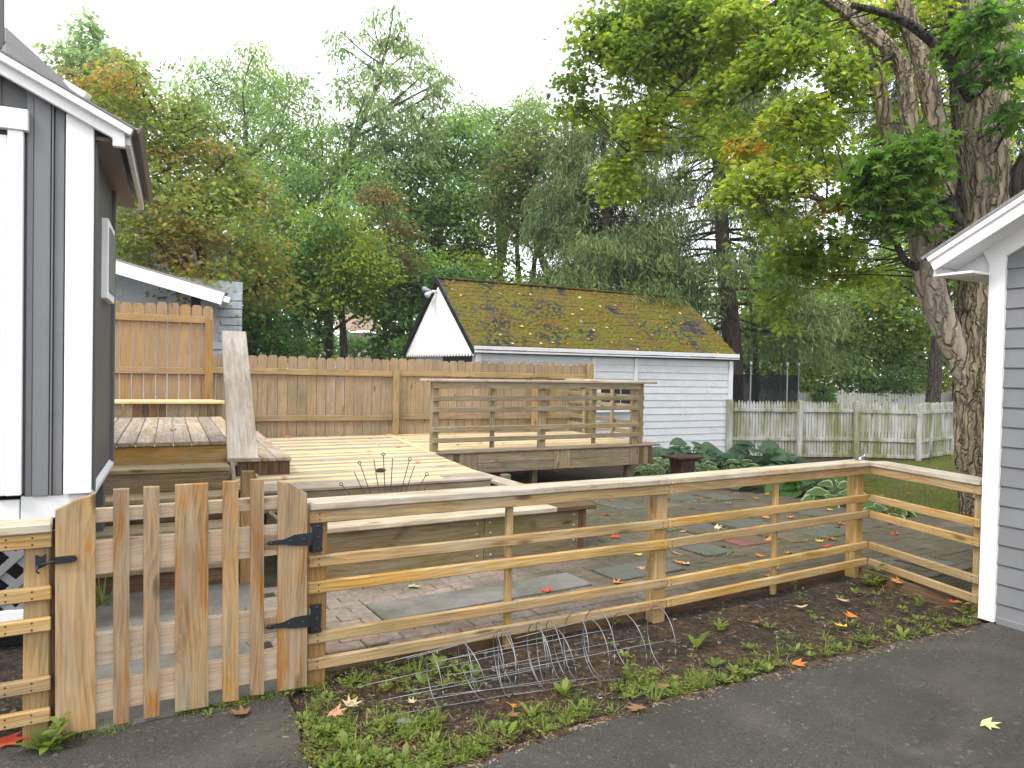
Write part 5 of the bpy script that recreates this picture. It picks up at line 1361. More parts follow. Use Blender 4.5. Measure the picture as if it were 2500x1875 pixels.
# ------------------------------------------------------------------ spruces with hanging curtains of twigs
def spruce(label, u, Y, pal, tr, v0, v1, spread, step, hang, trunk_px, seed, side=1.0, per=26, gap=0.0):
    rd = random.Random(seed); tp = [P(a, b, Y) for a, b in trunk_px]; g = gz(tp[0].x, tp[0].y); tp[0].z = g - .1
    root = thing('spruce_tree', label, 'tree', (tp[0].x, tp[0].y, g), 'spruces behind the white garage')
    pts = curve_pts(tp, 8); k = len(pts); H = pts[-1].z
    tube('trunk', pts, [tr * (1.2 if i == 0 else 1) * (1 - .8 * i / (k - 1)) for i in range(k)], BARK_SPRUCE, root, 10, .2, seed)
    bag = Bag(); C = []; D = []; S = []
    z = P(u, v1, Y).z; zt = P(u, v0, Y).z
    while z < zt:
        c = min(pts, key=lambda q: abs(q.z - z)); f = (z - P(u, v1, Y).z) / (zt - P(u, v1, Y).z)
        for b in range(rd.choice((4, 5, 6))):
            a = rd.uniform(0, 2 * math.pi); L = spread * (1 - .62 * f ** 1.3) * rd.uniform(.6, 1.1)
            d = Vector((math.cos(a), math.sin(a), 0))
            q = [Vector((c.x, c.y, z)), c.lerp(c + d * L, .4) + Z * (z - c.z + .12 * L * (f - .25)), Vector((c.x, c.y, z)) + d * L * .75 - Z * L * .14, Vector((c.x, c.y, z)) + d * L - Z * L * .10]
            q[1] = Vector((c.x, c.y, z)) + d * L * .4 - Z * .03 * L
            cp = curve_pts(q, 6); n = len(cp); V, Fs = tube_geo(cp, [.022 * (1 - .85 * i / (n - 1)) * tr / .2 + .004 for i in range(n)], 5); bag.add(V, Fs)
            if rd.random() < gap * (1 - f): continue
            m = int(L * per)
            for _ in range(m):
                t = rd.uniform(.22, 1) ** .8; p = cp[min(n - 1, int(t * (n - 1)))]
                sdv = Vector((-d.y, d.x, 0)) * rd.gauss(0, .26 + .1 * L)
                C.append(p + sdv - Z * abs(sdv.length) * .25); D.append((d.x * .25 + sdv.x * .5, d.y * .25 + sdv.y * .5, -1 * hang)); S.append(rd.uniform(.5, 1.15))
        z += step * rd.uniform(.7, 1.3)
    bag.make('limbs', BARK_SPRUCE, root, True, kind='stuff')
    C = np.array([tuple(c) for c in C]); D = np.array(D); S = np.array(S)
    cc = pick_cols(pal, C, .8)
    # every hanging twig is a string of short needle sprays
    parts = []; seg = 9
    for j in range(seg):
        pos = C + norm(D) * (S * .62 * j / seg)[:, None] + RNG.normal(0, .022, C.shape)
        dd = norm(D) + RNG.normal(0, .55, C.shape); nn = RNG.normal(0, 1, C.shape)
        parts.append(place(SPRAY, pos, dd, nn, .20 * RNG.uniform(.6, 1.2, len(C)), np.clip(cc * (1 + RNG.normal(0, .15, (len(C), 1))), .004, .5)))
    V, Fs, Cc = merge(parts); link('needles', mesh_np('needles', V, Fs, NEEDLE, Cc), root)
spruce('big dark spruce with a stout straight trunk and bare lower limbs, right of the garage', 1768, 20.5, SPRUCEC, .30, -160, 800, 3.4, .34, 1.0, [(1792, 980), (1787, 830), (1767, 624), (1752, 364), (1736, 156), (1728, -160)], 31, per=30, gap=.2)
spruce('grey-green weeping spruce rising directly behind the garage ridge', 1480, 19.5, SPRUCEC, .17, 255, 720, 2.6, .22, 1.3, [(1482, 950), (1482, 700), (1478, 500), (1470, 300), (1466, 230)], 32, per=38)
spruce('dark spruce mostly hidden behind the big maple limbs', 2345, 25, SPRUCED, .3, -150, 560, 4.4, .42, .8, [(2350, 950), (2345, 700), (2330, 300), (2300, -150)], 33, per=24)

# ------------------------------------------------------------------ undergrowth on the right, behind the fences
for u, lb, pal, yy, lab in ((2150, [(2130, 870, 90, 60), (2060, 900, 80, 50), (2200, 900, 80, 50), (2150, 930, 90, 30)], MIDG[:2] + DARKG[2:], 26.5, 'wide dark shrub behind the farther white picket fence'),
                            (2230, [(2220, 790, 70, 60), (2290, 820, 60, 60), (2180, 830, 60, 50), (2310, 900, 50, 60), (2250, 900, 50, 40)], YELG, 27.5, 'bright yellow-green shrub by the dark leaning trunk'),
                            (1950, [(1940, 890, 60, 50), (1890, 920, 50, 36), (1990, 910, 50, 40), (1960, 940, 60, 20), (1910, 850, 50, 40), (1980, 850, 50, 40)], MIDG[2:] + YELG[:2], 26.2, 'light green shrub right of the trampoline'),
                            (1825, [(1828, 870, 22, 36), (1815, 900, 24, 26), (1840, 890, 22, 30)], MIDG[1:], 27, 'narrow vine-covered shrub over the trampoline net'),
                            (2030, [(1890, 820, 60, 40), (1960, 830, 70, 44), (2050, 830, 70, 50), (1840, 800, 50, 40)], MIDG, 34, 'broad mid-green thicket in front of the distant white house')):
    shrub('shrub', lab, lb, yy, pal, group='shrubs behind the fences', size=.17, cr=.42)
shrub('vine', 'vine hanging over the farther white picket fence', [(2010, 955, 14, 26), (2018, 975, 12, 16)], 24.7, MIDG, size=.12, cr=.16)
tree('leaning_tree', 'tree with a thick dark leaning trunk behind the white picket fences', 'tree', 2280, [(2330, 560, 120, 70), (2240, 640, 110, 60), (2380, 680, 80, 70), (2160, 690, 80, 50)],
     22, MIDG[1:] + YELG[:2], BARK_DARK, .22, QUAD, .19, 26, .45, .7, 1, GT, trunk_px=[(2275, 985), (2285, 870), (2300, 780), (2320, 640), (2330, 560)])
tree('elm_tree', 'olive green tree in the gap right of the big spruce trunk', 'tree', 1900, [(1900, 690, 70, 50), (1960, 740, 80, 44), (1850, 750, 60, 44), (2040, 750, 70, 44), (2110, 730, 60, 50)],
     29, MIDG[1:] + YELG[:1], BARK_DARK, .16, QUAD, .2, 24, .45, .7, 1, GT)
tree('elm_tree', 'green tree behind the stems at the right edge of the picture', 'tree', 2500, [(2470, 250, 70, 90), (2330, 330, 60, 70), (2540, 420, 60, 80), (2400, 560, 80, 60), (2520, 120, 70, 60)],
     30, DARKG, BARK_DARK, .2, QUAD, .22, 22, .5, .6, 2, GT)
tree('beech_tree', 'bright leafy tree between the big spruce trunk and the shrubs', 'tree', 1840, [(1850, 700, 70, 50), (1930, 680, 70, 50), (1870, 790, 70, 50), (1960, 770, 70, 50), (1700, 800, 60, 40), (1690, 720, 50, 50)],
     26, MIDG[1:] + YELG[:1], BARK_DARK, .15, QUAD, .17, 40, .45, .95, 1, GT)
tree('beech_tree', 'bright leafy tree left of the big maple trunk, above the far white fence', 'tree', 2100, [(2080, 740, 80, 60), (2170, 700, 80, 60), (2120, 820, 70, 50), (2210, 780, 60, 60), (2030, 800, 60, 50)],
     27, YELG[:2] + MIDG[1:], BARK_DARK, .15, QUAD, .17, 40, .45, .95, 1, GT)
tree('hornbeam_tree', 'dense fresh green tree low in the middle, behind the small yellow-green tree', 'tree', 760, [(700, 700, 80, 60), (780, 660, 80, 60), (860, 680, 80, 60), (920, 640, 60, 60), (660, 620, 60, 50), (930, 730, 60, 50), (990, 640, 60, 50)],
     23, MIDG, BARK_DARK, .15, QUAD, .17, 42, .45, 1.0, 1, GT)
# far wood: one mass
FC = []
for u in range(-250, 2800, 30):
    top = (470 if u < 1150 else 640) + 60 * mnoise.noise(Vector((u * .006, 2, 0))) + (70 if 1200 < u < 1460 else 0) - (10 if 1640 < u else 0)
    for v in range(int(top), 905, 26):
        if random.random() < .85: FC.append(tuple(P(u + random.uniform(-26, 26), v + random.uniform(-18, 18), 50 + random.uniform(-5, 6))))
leaves('woodland', None, FC, 26, 1.1, .5, QUAD, MIDG + DARKG[2:], kind='stuff', sc=.2)

# ================================================================== THE BIG MAPLE ON THE RIGHT
mp = thing('maple_tree', 'big old maple with many stems and yellowing leaves beside the light grey shed', 'tree', (5.2, 8.3, -.05))
YM = 8.35
def mpx(l): return [P(a[0], a[1], YM + (a[2] if len(a) > 2 else 0)) for a in l]
def stem(nm, l, r0, r1, mat, wob=.2, sides=18, **kw):
    p = curve_pts(mpx(l), 16 if r0 > .1 else 9); k = len(p); return tube(nm, p, [r0 + (r1 - r0) * i / (k - 1) for i in range(k)], mat, mp, sides * (2 if r0 > .12 else 1), wob, random.random() * 9, .06 * r0 if mat is BARK_PALE else .11 * r0, **kw)
tp = curve_pts(mpx([(2428, 1330), (2424, 1270), (2420, 1150), (2416, 1000), (2416, 880), (2424, 740), (2426, 600)]), 26)
tube('trunk', tp, [.34 + .10 * math.exp(-i / 12) - .02 * max(0, i - len(tp) + 12) / 12 for i in range(len(tp))], BARK_MAPLE, mp, 80, .2, 3, .06)
stem('limb', [(2415, 760), (2418, 600), (2408, 450), (2400, 300), (2415, 120), (2410, -120)], .285, .22, BARK_MAPLE, .2, 16)
stem('limb', [(2385, 1060, .16), (2366, 950, .06), (2326, 840), (2280, 725), (2258, 620), (2258, 575)], .15, .155, BARK_PALE, .2, 12)
stem('limb', [(2258, 600), (2246, 540), (2248, 430), (2232, 350), (2216, 240), (2205, 170), (2160, 110), (2067, 31), (1985, -25)], .14, .06, BARK_MAPLE)
stem('limb', [(2285, 590, .1), (2298, 500, .1), (2312, 416, .1), (2278, 260, .2), (2246, 130, .2), (2208, 20, .2), (2190, -80, .2)], .13, .085, BARK_MAPLE)
stem('limb', [(2260, 480, .5), (2182, 343, .5), (2145, 218, .6), (2104, 104, .6), (2085, -40, .6)], .105, .075, BARK_MAPLE)
stem('limb', [(2330, 520, .5), (2345, 360, .6), (2340, 180, .7), (2335, -60, .8)], .12, .09, BARK_DARK)
stem('limb', [(2375, 240, -.2), (2340, 190, -.3), (2301, 130, -.4), (2234, 68, -.5), (2156, 31, -.6), (2080, 12, -.7)], .075, .03, BARK_DARK)
stem('limb', [(2470, 560, -.1), (2490, 470, -.2), (2530, 380, -.3)], .2, .15, BARK_DARK)
stem('limb', [(2345, 600, -.25), (2335, 545, -.35), (2310, 488, -.42)], .085, .07, BARK_DARK, label='short sawn-off brown stub')
stem('limb', [(2310, 570, -.1), (2285, 580, -.05), (2262, 588, 0)], .15, .18, BARK_MAPLE)
stem('limb', [(2245, 655, 0), (2215, 640, -.1), (2195, 610, -.1), (2187, 580, -.1)], .05, .03, BARK_DARK)
stem('limb', [(2240, 400, 0), (2156, 442, -.2), (2115, 485, -.3), (2060, 500, -.3), (1963, 478, -.4), (1870, 489, -.4), (1780, 483, -.4)], .055, .014, BARK_MAPLE, .1, 8)
stem('limb', [(2185, 130, 0), (2150, 151, -.2), (2052, 208, -.3), (1974, 260, -.4), (1940, 300, -.4)], .04, .012, BARK_DARK, .1, 8)
stem('limb', [(2040, 10, .2), (1922, -3, .5), (1860, 30, .8), (1792, 54, 1.0), (1714, 78, 1.2), (1610, 112, 1.4), (1560, 130, 1.4)], .05, .012, BARK_DARK, .1, 8)
stem('limb', [(1810, 48, .9), (1740, 120, 1.1), (1688, 182, 1.2), (1610, 260, 1.3), (1573, 322, 1.3), (1521, 385, 1.4), (1480, 468, 1.4)], .028, .008, BARK_DARK, .1, 7)
stem('limb', [(1890, 8, .6), (1862, 70, .5), (1850, 160, .5), (1840, 230, .5)], .022, .008, BARK_DARK, .1, 7)
stem('limb', [(1790, 56, 1.0), (1640, 40, 1.3), (1520, 60, 1.5), (1440, 100, 1.6)], .025, .008, BARK_DARK, .1, 7)
tw = Bag()
ML = [  # (u, v, ru, rv, depth, n)
    (1470, 90, 85, 70, 1.6, 20), (1400, 180, 50, 40, 1.7, 9), (1395, 265, 45, 42, 1.7, 9), (1540, 45, 70, 45, 1.5, 16), (1640, 45, 80, 50, 1.4, 18), (1650, 120, 70, 40, 1.3, 13), (1545, 140, 50, 40, 1.5, 9),
    (1740, 20, 80, 40, 1.0, 16), (1830, 50, 80, 50, .6, 18), (1760, 110, 50, 30, 1.1, 8), (1875, 130, 70, 45, .5, 13), (1760, 190, 60, 36, 1.0, 10), (1845, 170, 50, 30, .5, 8), (1735, 230, 40, 26, 1.0, 6),
    (1600, 270, 40, 36, 1.3, 7), (1570, 325, 36, 30, 1.3, 6), (1515, 395, 46, 34, 1.4, 9), (1500, 452, 40, 32, 1.4, 8), (1818, 320, 34, 40, .6, 6), (1800, 350, 26, 20, .6, 3),
    (1950, 30, 70, 50, .2, 14), (1965, 90, 60, 40, -.2, 10), (2050, 140, 50, 50, -.3, 9), (2060, 215, 40, 30, -.3, 5), (1925, 280, 50, 40, -.4, 9), (2020, 300, 55, 32, -.4, 9), (1960, 240, 40, 26, -.4, 5), (1880, 130, 40, 40, .2, 6),
    (1850, 430, 55, 32, -.4, 9), (1790, 470, 40, 26, -.4, 6), (1910, 430, 55, 36, -.4, 10), (1960, 420, 40, 26, -.4, 5), (1870, 530, 40, 20, -.3, 4), (2030, 480, 40, 20, -.3, 4),
    (1960, 560, 60, 46, .6, 11), (2040, 590, 50, 46, .7, 9), (1930, 640, 50, 40, .8, 9), (1990, 650, 60, 40, .9, 9), (1895, 720, 36, 34, 1.0, 6), (1910, 770, 24, 20, 1.0, 3), (2080, 660, 60, 36, 1.0, 8),
    (2130, 20, 60, 40, .4, 9), (2240, 10, 70, 40, .6, 9), (2310, 60, 50, 40, .8, 7), (2180, 70, 40, 30, .5, 5)]
pts = []
for u, v, ru, rv, dy, n in ML:
    c = P(u, v, YM + dy); k = (YM + dy) / F
    pts.append(ell(c, (ru * k, (ru + rv) * .5 * k, rv * k), int(n * 1.15), .1))
for _ in range(300):     # looser sprays farther back in the crown
    u = random.uniform(1440, 2500); v = random.uniform(-60, 460 - abs(u - 2050) * .25)
    if mnoise.noise(Vector((u * .006, v * .008, 7))) < -.12: continue
    pts.append(ell(P(u, v, YM + random.uniform(.9, 3.2)), (.3, .3, .16), 2, .1))
pts = np.concatenate(pts)
leaves('crown', mp, pts, 46, .19, .076, MAPLE, MAPLEC, LEAF, .45, .45, 1.0)
GL_ = [(2190, 380, 80, 50, -.7, 20), (2250, 350, 50, 40, -.7, 9), (2170, 460, 60, 60, -.7, 16), (2220, 500, 44, 40, -.7, 9), (2140, 520, 30, 50, -.6, 5), (2120, 420, 30, 40, -.6, 5), (2445, 150, 40, 36, -1.0, 7), (2420, 30, 50, 36, -.9, 8), (2485, 250, 30, 40, -1.0, 4), (1480, 60, 40, 30, 1.5, 6), (2350, 90, 40, 30, -.3, 5)]
pts2 = []
for u, v, ru, rv, dy, n in GL_:
    c = P(u, v, YM + dy); k = (YM + dy) / F; pts2.append(ell(c, (ru * k, (ru + rv) * .5 * k, rv * k), int(n * 1.5), .1))
pts2 = np.concatenate(pts2)
leaves('lower_leaves', mp, pts2, 22, .20, .105, MAPLE, MAPLEG, LEAF, .4, .5, 1.0, label='fresh green leaves low among the stems')
limbs_p = [WM[o.name].translation + v.co for o in mp.children if o.name.startswith('limb') for v in list(o.data.vertices)[::5]]
LPn = np.array([tuple(p) for p in limbs_p]); used = np.zeros(len(LPn))
for q in np.concatenate([pts, pts2]):
    dd = np.linalg.norm(LPn - q, axis=1); i = int(np.argmin(dd + used * .12 + .8 * np.maximum(0, LPn[:, 2] - q[2] - .1) + RNG.uniform(0, .25, len(dd)))); used[np.linalg.norm(LPn - LPn[i], axis=1) < .08] += 1
    if dd[i] < 1.1 and random.random() < .7: limb_geo(tw, LPn[i], q, .012, .004, .10, 4, 4)
tw.make('twigs', BARK_DARK, mp, True, kind='stuff')
# ================================================================== HOSTAS
def hosta(label, u, v, z, R, n, size, pal, edge=None, group='hostas in the bed along the patio'):
    b = G(u, v, z); b.z = gz(b.x, b.y)
    root = thing('hosta', label, 'plant', b, group)
    pos = []; d = []; nn = []; sz = []; bag = Bag()
    for i in range(n):
        a = i * 2.4 + random.uniform(-.3, .3); f = (i + .5) / n; r = R * f ** .6; h = R * (.72 - .5 * f) * random.uniform(.8, 1.15)
        e = Vector((math.cos(a), math.sin(a), 0)); tip = b + e * r * .75 + Z * h
        pos.append(tip); d.append(e + Z * (.15 - .6 * f)); nn.append(Z * .7 + e * (.4 + .9 * f) + Vector((0, -.25, 0)) + Vector((random.gauss(0, .15), random.gauss(0, .15), 0))); sz.append(size * random.uniform(.75, 1.15))
        V, Fs = tube_geo([b + e * .02, b + e * r * .4 + Z * h * .7, tip], [.006, .005, .004], 4); bag.add(V, Fs)
    m = np.zeros(len(HOSTA[0]), bool)
    m[[i for i in range(len(m)) if i % 5 in (0, 4)]] = True
    pos = np.array([tuple(p) for p in pos]); c = np.clip(pick_cols(pal, pos, 3, .12), .01, .6)
    V, Fs, C = place(HOSTA, pos, np.array([tuple(x) for x in d]), np.array([tuple(x) for x in nn]), np.array(sz), c, (edge, m) if edge else None)
    link('leaves', mesh_np('leaves', V, Fs, LEAF, C, True), root)
    bag.make('stalks', LEAFSTALK, root, kind='stuff')
    return root
LEAFSTALK = Mat('leaf_stalk', .6).color((.07, .10, .03)).m
BLUEG = [((.085, .15, .085), 2), ((.115, .19, .11), 2), ((.075, .135, .07), 1)]
VARG = [((.08, .15, .04), 2), ((.105, .18, .05), 2)]
WE = (.6, .64, .42)
hosta('large blue-green hosta against the garage corner, behind the rusty stand', 1690, 1135, -.22, .62, 46, .36, BLUEG)
hosta('blue-green hosta at the foot of the garage wall, left of the rusty stand', 1635, 1125, -.22, .42, 28, .3, BLUEG)
hosta('blue-green hosta in front of the garage corner board', 1745, 1142, -.2, .42, 30, .28, BLUEG)
hosta('white-edged hosta at the end of the deck, left of the rusty stand', 1618, 1152, -.18, .34, 30, .22, VARG, WE)
hosta('white-edged hosta just right of the rusty stand', 1713, 1160, -.18, .3, 22, .24, VARG, WE)
hosta('small white-edged hosta right of the garage corner', 1782, 1146, -.2, .32, 26, .2, VARG, WE)
hosta('large grey-green hosta in front of the stained picket fence', 1850, 1142, -.2, .6, 40, .38, BLUEG)
hosta('blue-green hosta by the second post of the stained picket fence', 1915, 1145, -.2, .45, 28, .3, BLUEG)
hosta('white-edged hosta between the two grey-green ones by the picket fence', 1810, 1150, -.2, .3, 22, .2, VARG, WE)
hosta('big-leaved dark hosta at the edge of the patio', 1975, 1212, -.1, .45, 26, .36, BLUEG[:1] + DARKG[1:])
hosta('blue-green hosta low beside the patio edging', 1868, 1190, -.1, .38, 18, .3, BLUEG)
hosta('white-edged hosta behind the middle of the rail fence, at the lawn edge', 2040, 1238, -.05, .34, 24, .24, VARG, WE)
hosta('white-edged hosta right of the fence corner post', 2160, 1264, -.03, .28, 22, .2, VARG, WE)
hosta('white-edged hosta half under the deck end', 1585, 1165, -.15, .28, 22, .2, VARG, WE)

# rusty stand among the hostas
rs = thing('rusty_stand', 'rusty brown iron stand with wide flat top among the hostas', 'garden stand', G(1665, 1160, -.15))
b = G(1665, 1160, -.15); b.z = gz(b.x, b.y)
def ring(c, w, dp_, zz, rot=.5):
    out = []
    for sx, sy in ((-1, -1), (1, -1), (1, 1), (-1, 1)):
        p = Vector((sx * w / 2, sy * dp_ / 2, 0)); p.rotate(Matrix.Rotation(rot, 3, 'Z')); out.append(c + p + Z * zz)
    return out
def loft(name, rings, mat, parent):
    n = len(rings[0]); V = [p for r in rings for p in r]; Fs = [tuple(range(n))[::-1], tuple(range((len(rings) - 1) * n, len(rings) * n))]
    for i in range(len(rings) - 1):
        for k in range(n): Fs.append((i * n + k, i * n + (k + 1) % n, (i + 1) * n + (k + 1) % n, (i + 1) * n + k))
    o = rings[0][0]; return link(name, mesh_py(name, [v - o for v in V], Fs, mat), parent, Matrix.Translation(o))
loft('body', [ring(b, .30, .27, -.05), ring(b, .29, .26, .1), ring(b, .31, .28, .30), ring(b, .36, .33, .35)], RUST, rs)
loft('flange', [ring(b, .50, .40, .352), ring(b, .56, .46, .365), ring(b, .56, .46, .385), ring(b, .50, .40, .39)], RUST, rs)
# bright clip on the fence corner
ck = LC + n2 * -.05 + Z * .926
clp = thing('metal_clip', 'small shiny silver metal clip lying on the corner of the rail fence cap', 'clip', ck)
prism('plate', [ck - E1 * .07, ck + E1 * .045, ck + E1 * .04 + Z * .012, ck + Z * .022, ck - E1 * .05 + Z * .008], E2 * .04, CHROME, clp)
tube('spike', [ck + E1 * .02 + Z * .012 + E2 * .02, ck + E1 * .03 + Z * .045 + E2 * .02], [.008, .003], CHROME, clp, 6)
tube('lever', [ck - E1 * .045 + Z * .01 + E2 * .02, ck + Z * .03 + E2 * .015, ck + E1 * .035 + Z * .022 + E2 * .02], .006, CHROME, clp, 6)
# cone on the deck
pc = P(929, 1173, 7.65)
cone = thing('pine_cone', 'dark pine cone lying on the pale deck boards behind the metal fan', 'pine cone', pc)
cd = dirv(25)
pz_ = DZ + .02
cb = [Vector((pc.x, pc.y, pz_)) + cd * x for x in (-.05, -.03, 0, .03, .055)]
tube('core', cb, [.012, .022, .026, .02, .006], NAIL, cone, 8)
for i in range(14):
    t = -.035 + .006 * i; a = i * 2.4; e = perp(cd) * math.cos(a) + Z * math.sin(a)
    q = Vector((pc.x, pc.y, pz_)) + cd * t + e * .016
    prism('scale', [q - perp(cd) * .008, q + perp(cd) * .008, q + e * .015 + cd * .012], cd * .003, NAIL, cone)

# ================================================================== TOMATO CAGES
A0 = G(1612, 1634, .0); A1 = G(1000, 1722, .0); AX = (A1 - A0).normalized(); AS = Vector((-AX.y, AX.x, 0))
AS = AS if AS.y > 0 else -AS
def cage(label, s0, hoops, tail, rot, yaw, side, grp='wire tomato cages'):
    ax = AX.copy(); ax.rotate(Matrix.Rotation(yaw, 3, 'Z')); sd_ = Vector((-ax.y, ax.x, 0))
    o = A0 + AX * s0 + AS * side
    root = thing('tomato_cage', label, 'tomato cage', o, grp)
    cs = []
    for dx, r in hoops:
        c = o + ax * dx + Z * (r + .006); cs.append((c, r))
        tl = random.uniform(-.1, .22)
        u_ = (sd_ + ax * tl).normalized(); w_ = (Z + ax * random.uniform(-.05, .3)).normalized()
        tube('hoop', [c + (u_ * math.cos(t) + w_ * math.sin(t)) * r for t in np.linspace(0, 2 * math.pi, 33)], .0024, STEEL, root, 5)
    for k in range(4):
        a = rot + k * math.pi / 2
        p = [c + (sd_ * math.cos(a) + Z * math.sin(a)) * (r + .004) for c, r in cs]
        e = (p[-1] - p[-2]).normalized(); p = [p[0] - e * .01] + p[1:] + [p[-1] + e * tail * random.uniform(.7, 1.1)]
        for q in p: q.z = max(q.z, .008)
        tube('leg_wire', p, .0018, STEEL, root, 5)
cage('wire tomato cage lying on soil, rightmost with its big hoop by the fence post', 0, [(0, .165), (.2, .16), (.40, .15), (.58, .14)], .34, .3, .03, 0)
cage('wire tomato cage lying on soil, the middle one tangled between two others', .36, [(0, .17), (.13, .165), (.32, .15), (.5, .14)], .36, .7, -.05, .03)
cage('wire tomato cage lying on soil, leftmost with long wires towards the gate', .72, [(0, .16), (.18, .15), (.36, .14), (.55, .13)], .32, .1, .06, -.03)
cage('wire tomato cage lying on soil, pushed inside the leftmost one', .6, [(0, .15), (.1, .145), (.31, .135), (.46, .125)], .3, .9, .03, .05)

# ================================================================== FALLEN LEAVES
FCOL = {'red': [(.52, .075, .03), (.45, .06, .03)], 'orange': [(.62, .22, .03), (.55, .16, .03)], 'yellow': [(.66, .42, .06)], 'pale': [(.55, .42, .27)], 'pink': [(.55, .25, .16)], 'brown': [(.24, .13, .065)], 'green': [(.42, .45, .2)]}
LM_ = {}
for nm, cl in FCOL.items():
    LM_[nm] = []
    for k in range(3):
        V = [Vector(p) for p in MAPLE_V]; rr_ = random.Random(nm + str(k)); cu = rr_.uniform(.2, .9)
        out = []
        for p in V:
            x = p.x - .4; out.append((x, p.y, cu * (x * x * .5 + p.y * p.y * .9) + rr_.uniform(-.03, .05) + .02))
        me = mesh_np('fallen_leaf', np.array(out), np.array(MAPLE[1]), FALLEN, np.tile(np.array(cl[k % len(cl)]) * rr_.uniform(.85, 1.1), (13, 1)))
        LM_[nm].append(me)
def fallen(col, p, size, label, group, n=Z):
    n = n.normalized(); x = n.orthogonal().normalized(); a = random.uniform(0, 6.28); x = x * math.cos(a) + n.cross(x) * math.sin(a)
    m = frame(p + n * .006, x, n.cross(x)) @ Matrix.Rotation(random.gauss(0, .18), 4, 'X') @ Matrix.Scale(size, 4)
    return link('fallen_leaf', random.choice(LM_[col]), None, m, label=label, cat='leaf', group=group)
r3 = lambda l: [(1400 + x / 2.765, 1050 + y / 2.765, c) for x, y, c in l]
pat = r3([(265, 480, 'red'), (225, 575, 'red'), (455, 940, 'pink'), (275, 728, 'red'), (690, 838, 'pink'), (705, 898, 'orange'), (755, 910, 'pale'), (1255, 855, 'orange'), (1460, 838, 'orange'), (1660, 755, 'yellow'), (1740, 742, 'orange'), (1705, 792, 'red'), (1730, 542, 'yellow'), (1800, 640, 'orange'), (1785, 662, 'red'), (2140, 635, 'red'), (2170, 707, 'orange'), (2160, 962, 'orange'), (2195, 1032, 'orange'), (1310, 438, 'orange'), (1180, 437, 'red'), (1140, 467, 'red'), (850, 467, 'red'), (1045, 500, 'pink'), (800, 530, 'pale'), (955, 398, 'red'), (1025, 396, 'red'), (1300, 598, 'orange'), (1465, 595, 'orange'), (1320, 745, 'orange'), (1355, 945, 'yellow'), (1325, 995, 'orange'), (150, 480, 'pink'), (300, 1040, 'orange'), (1525, 440, 'orange'), (740, 690, 'pink'), (1230, 465, 'orange'), (440, 848, 'yellow'), (975, 665, 'pale')])
pat += [(1334, 1445, 'red'), (2270, 1383, 'orange'), (2320, 1440, 'orange'), (2330, 1472, 'red'), (2190, 1425, 'pink'), (2180, 1398, 'orange'), (2185, 1305, 'orange'), (2295, 1298, 'red'), (1450, 1240, 'red'), (1445, 1222, 'orange')]
NM = {'red': 'red', 'orange': 'orange', 'yellow': 'yellow', 'pale': 'pale tan', 'pink': 'faded pink', 'brown': 'brown', 'green': 'pale green'}
for u, v, c in pat:
    p = G(u, v, .04); z = pz(p.x, p.y); p = G(u, v, z)
    fallen(c, p, random.uniform(.07, .105), f'{NM[c]} maple leaf fallen on the brick patio behind the rail fence', f'{NM[c]} leaves fallen on the patio')
p = G(1010, 1434, .05); fallen('green', p, .10, 'pale green leaf lying alone on bricks behind the second rail', None)
drt = r3([(1870, 1262, 'orange'), (1810, 1330, 'yellow'), (1245, 1305, 'brown'), (1820, 1160, 'pale'), (1540, 1205, 'pale')])
for (u, v, c), lb in zip(drt, ('orange curled leaf on the dark soil near the fence corner', 'bright yellow leaf on the dark soil by the driveway edge', 'thin brown leaf standing on the soil below the lowest rail', 'pale dry leaf on the soil at the fence corner', 'whitish dry leaf beside a weed on the dark soil')):
    fallen(c, G(u, v, .01), .085, lb, None)
for u, v, c, s, lb in ((20, 1815, 'red', .12, 'large red leaf at the left end of the driveway by the fence'), (822, 1745, 'pink', .085, 'faded pink leaf among weeds right of the gate'), (858, 1722, 'pale', .09, 'beige star-shaped leaf on the soil right of the gate post'), (585, 1745, 'brown', .10, 'dry brown leaf curled on the driveway in front of the gate'), (2415, 1773, 'green', .085, 'pale green leaf lying alone on the dark driveway'),
                       (1250, 1728, 'orange', .06, 'small orange leaf among weeds left of the driveway edge'), (1253, 1752, 'brown', .075, 'brown leaf lying in weeds by the driveway edge'), (1555, 1735, 'brown', .095, 'long brown leaf lying on the edge of the driveway'), (1950, 1625, 'orange', .08, 'orange leaf lying at the edge of the driveway near the shed'), (1618, 1680, 'brown', .07, 'dark reddish leaf among weeds by the driveway'), (1005, 1716, 'pale', .05, 'tiny pale leaf under the tomato cages')):
    fallen(c, G(u, v, .016), s, lb, None)
r3b = lambda l: [(500 + x / 2.949, 850 + y / 2.949, c) for x, y, c in l]
for u, v, c in r3b([(600, 645, 'orange'), (730, 635, 'brown'), (880, 640, 'brown'), (1225, 632, 'red'), (1395, 716, 'red'), (575, 943, 'orange'), (1250, 700, 'yellow'), (1180, 745, 'brown'), (990, 632, 'red'), (1800, 635, 'red'), (1820, 700, 'brown'), (1190, 655, 'brown'), (1530, 828, 'orange'), (1430, 655, 'orange'), (1980, 690, 'orange'), (2150, 688, 'brown')]):
    fallen(c, G(u, v, DZ + .002), random.uniform(.06, .1), f'{NM[c]} leaf lying on the deck boards', f'{NM[c]} leaves fallen on the deck')
for u, v, c in ((1563, 1079, 'orange'), (1578, 1080, 'orange'), (1588, 1081, 'pale')):
    fallen(c, G(u, v, DZ + .004), .09, f'{NM[c]} leaf at the outer right corner of the deck', f'{NM[c]} leaves at the deck corner')
fallen('orange', G(421, 1053, PZ), .09, 'orange leaf on the grey boards of the stair landing', None)
fallen('pink', G(662, 1092, LZ), .07, 'faded pink leaf on the low step beside the deck', None)
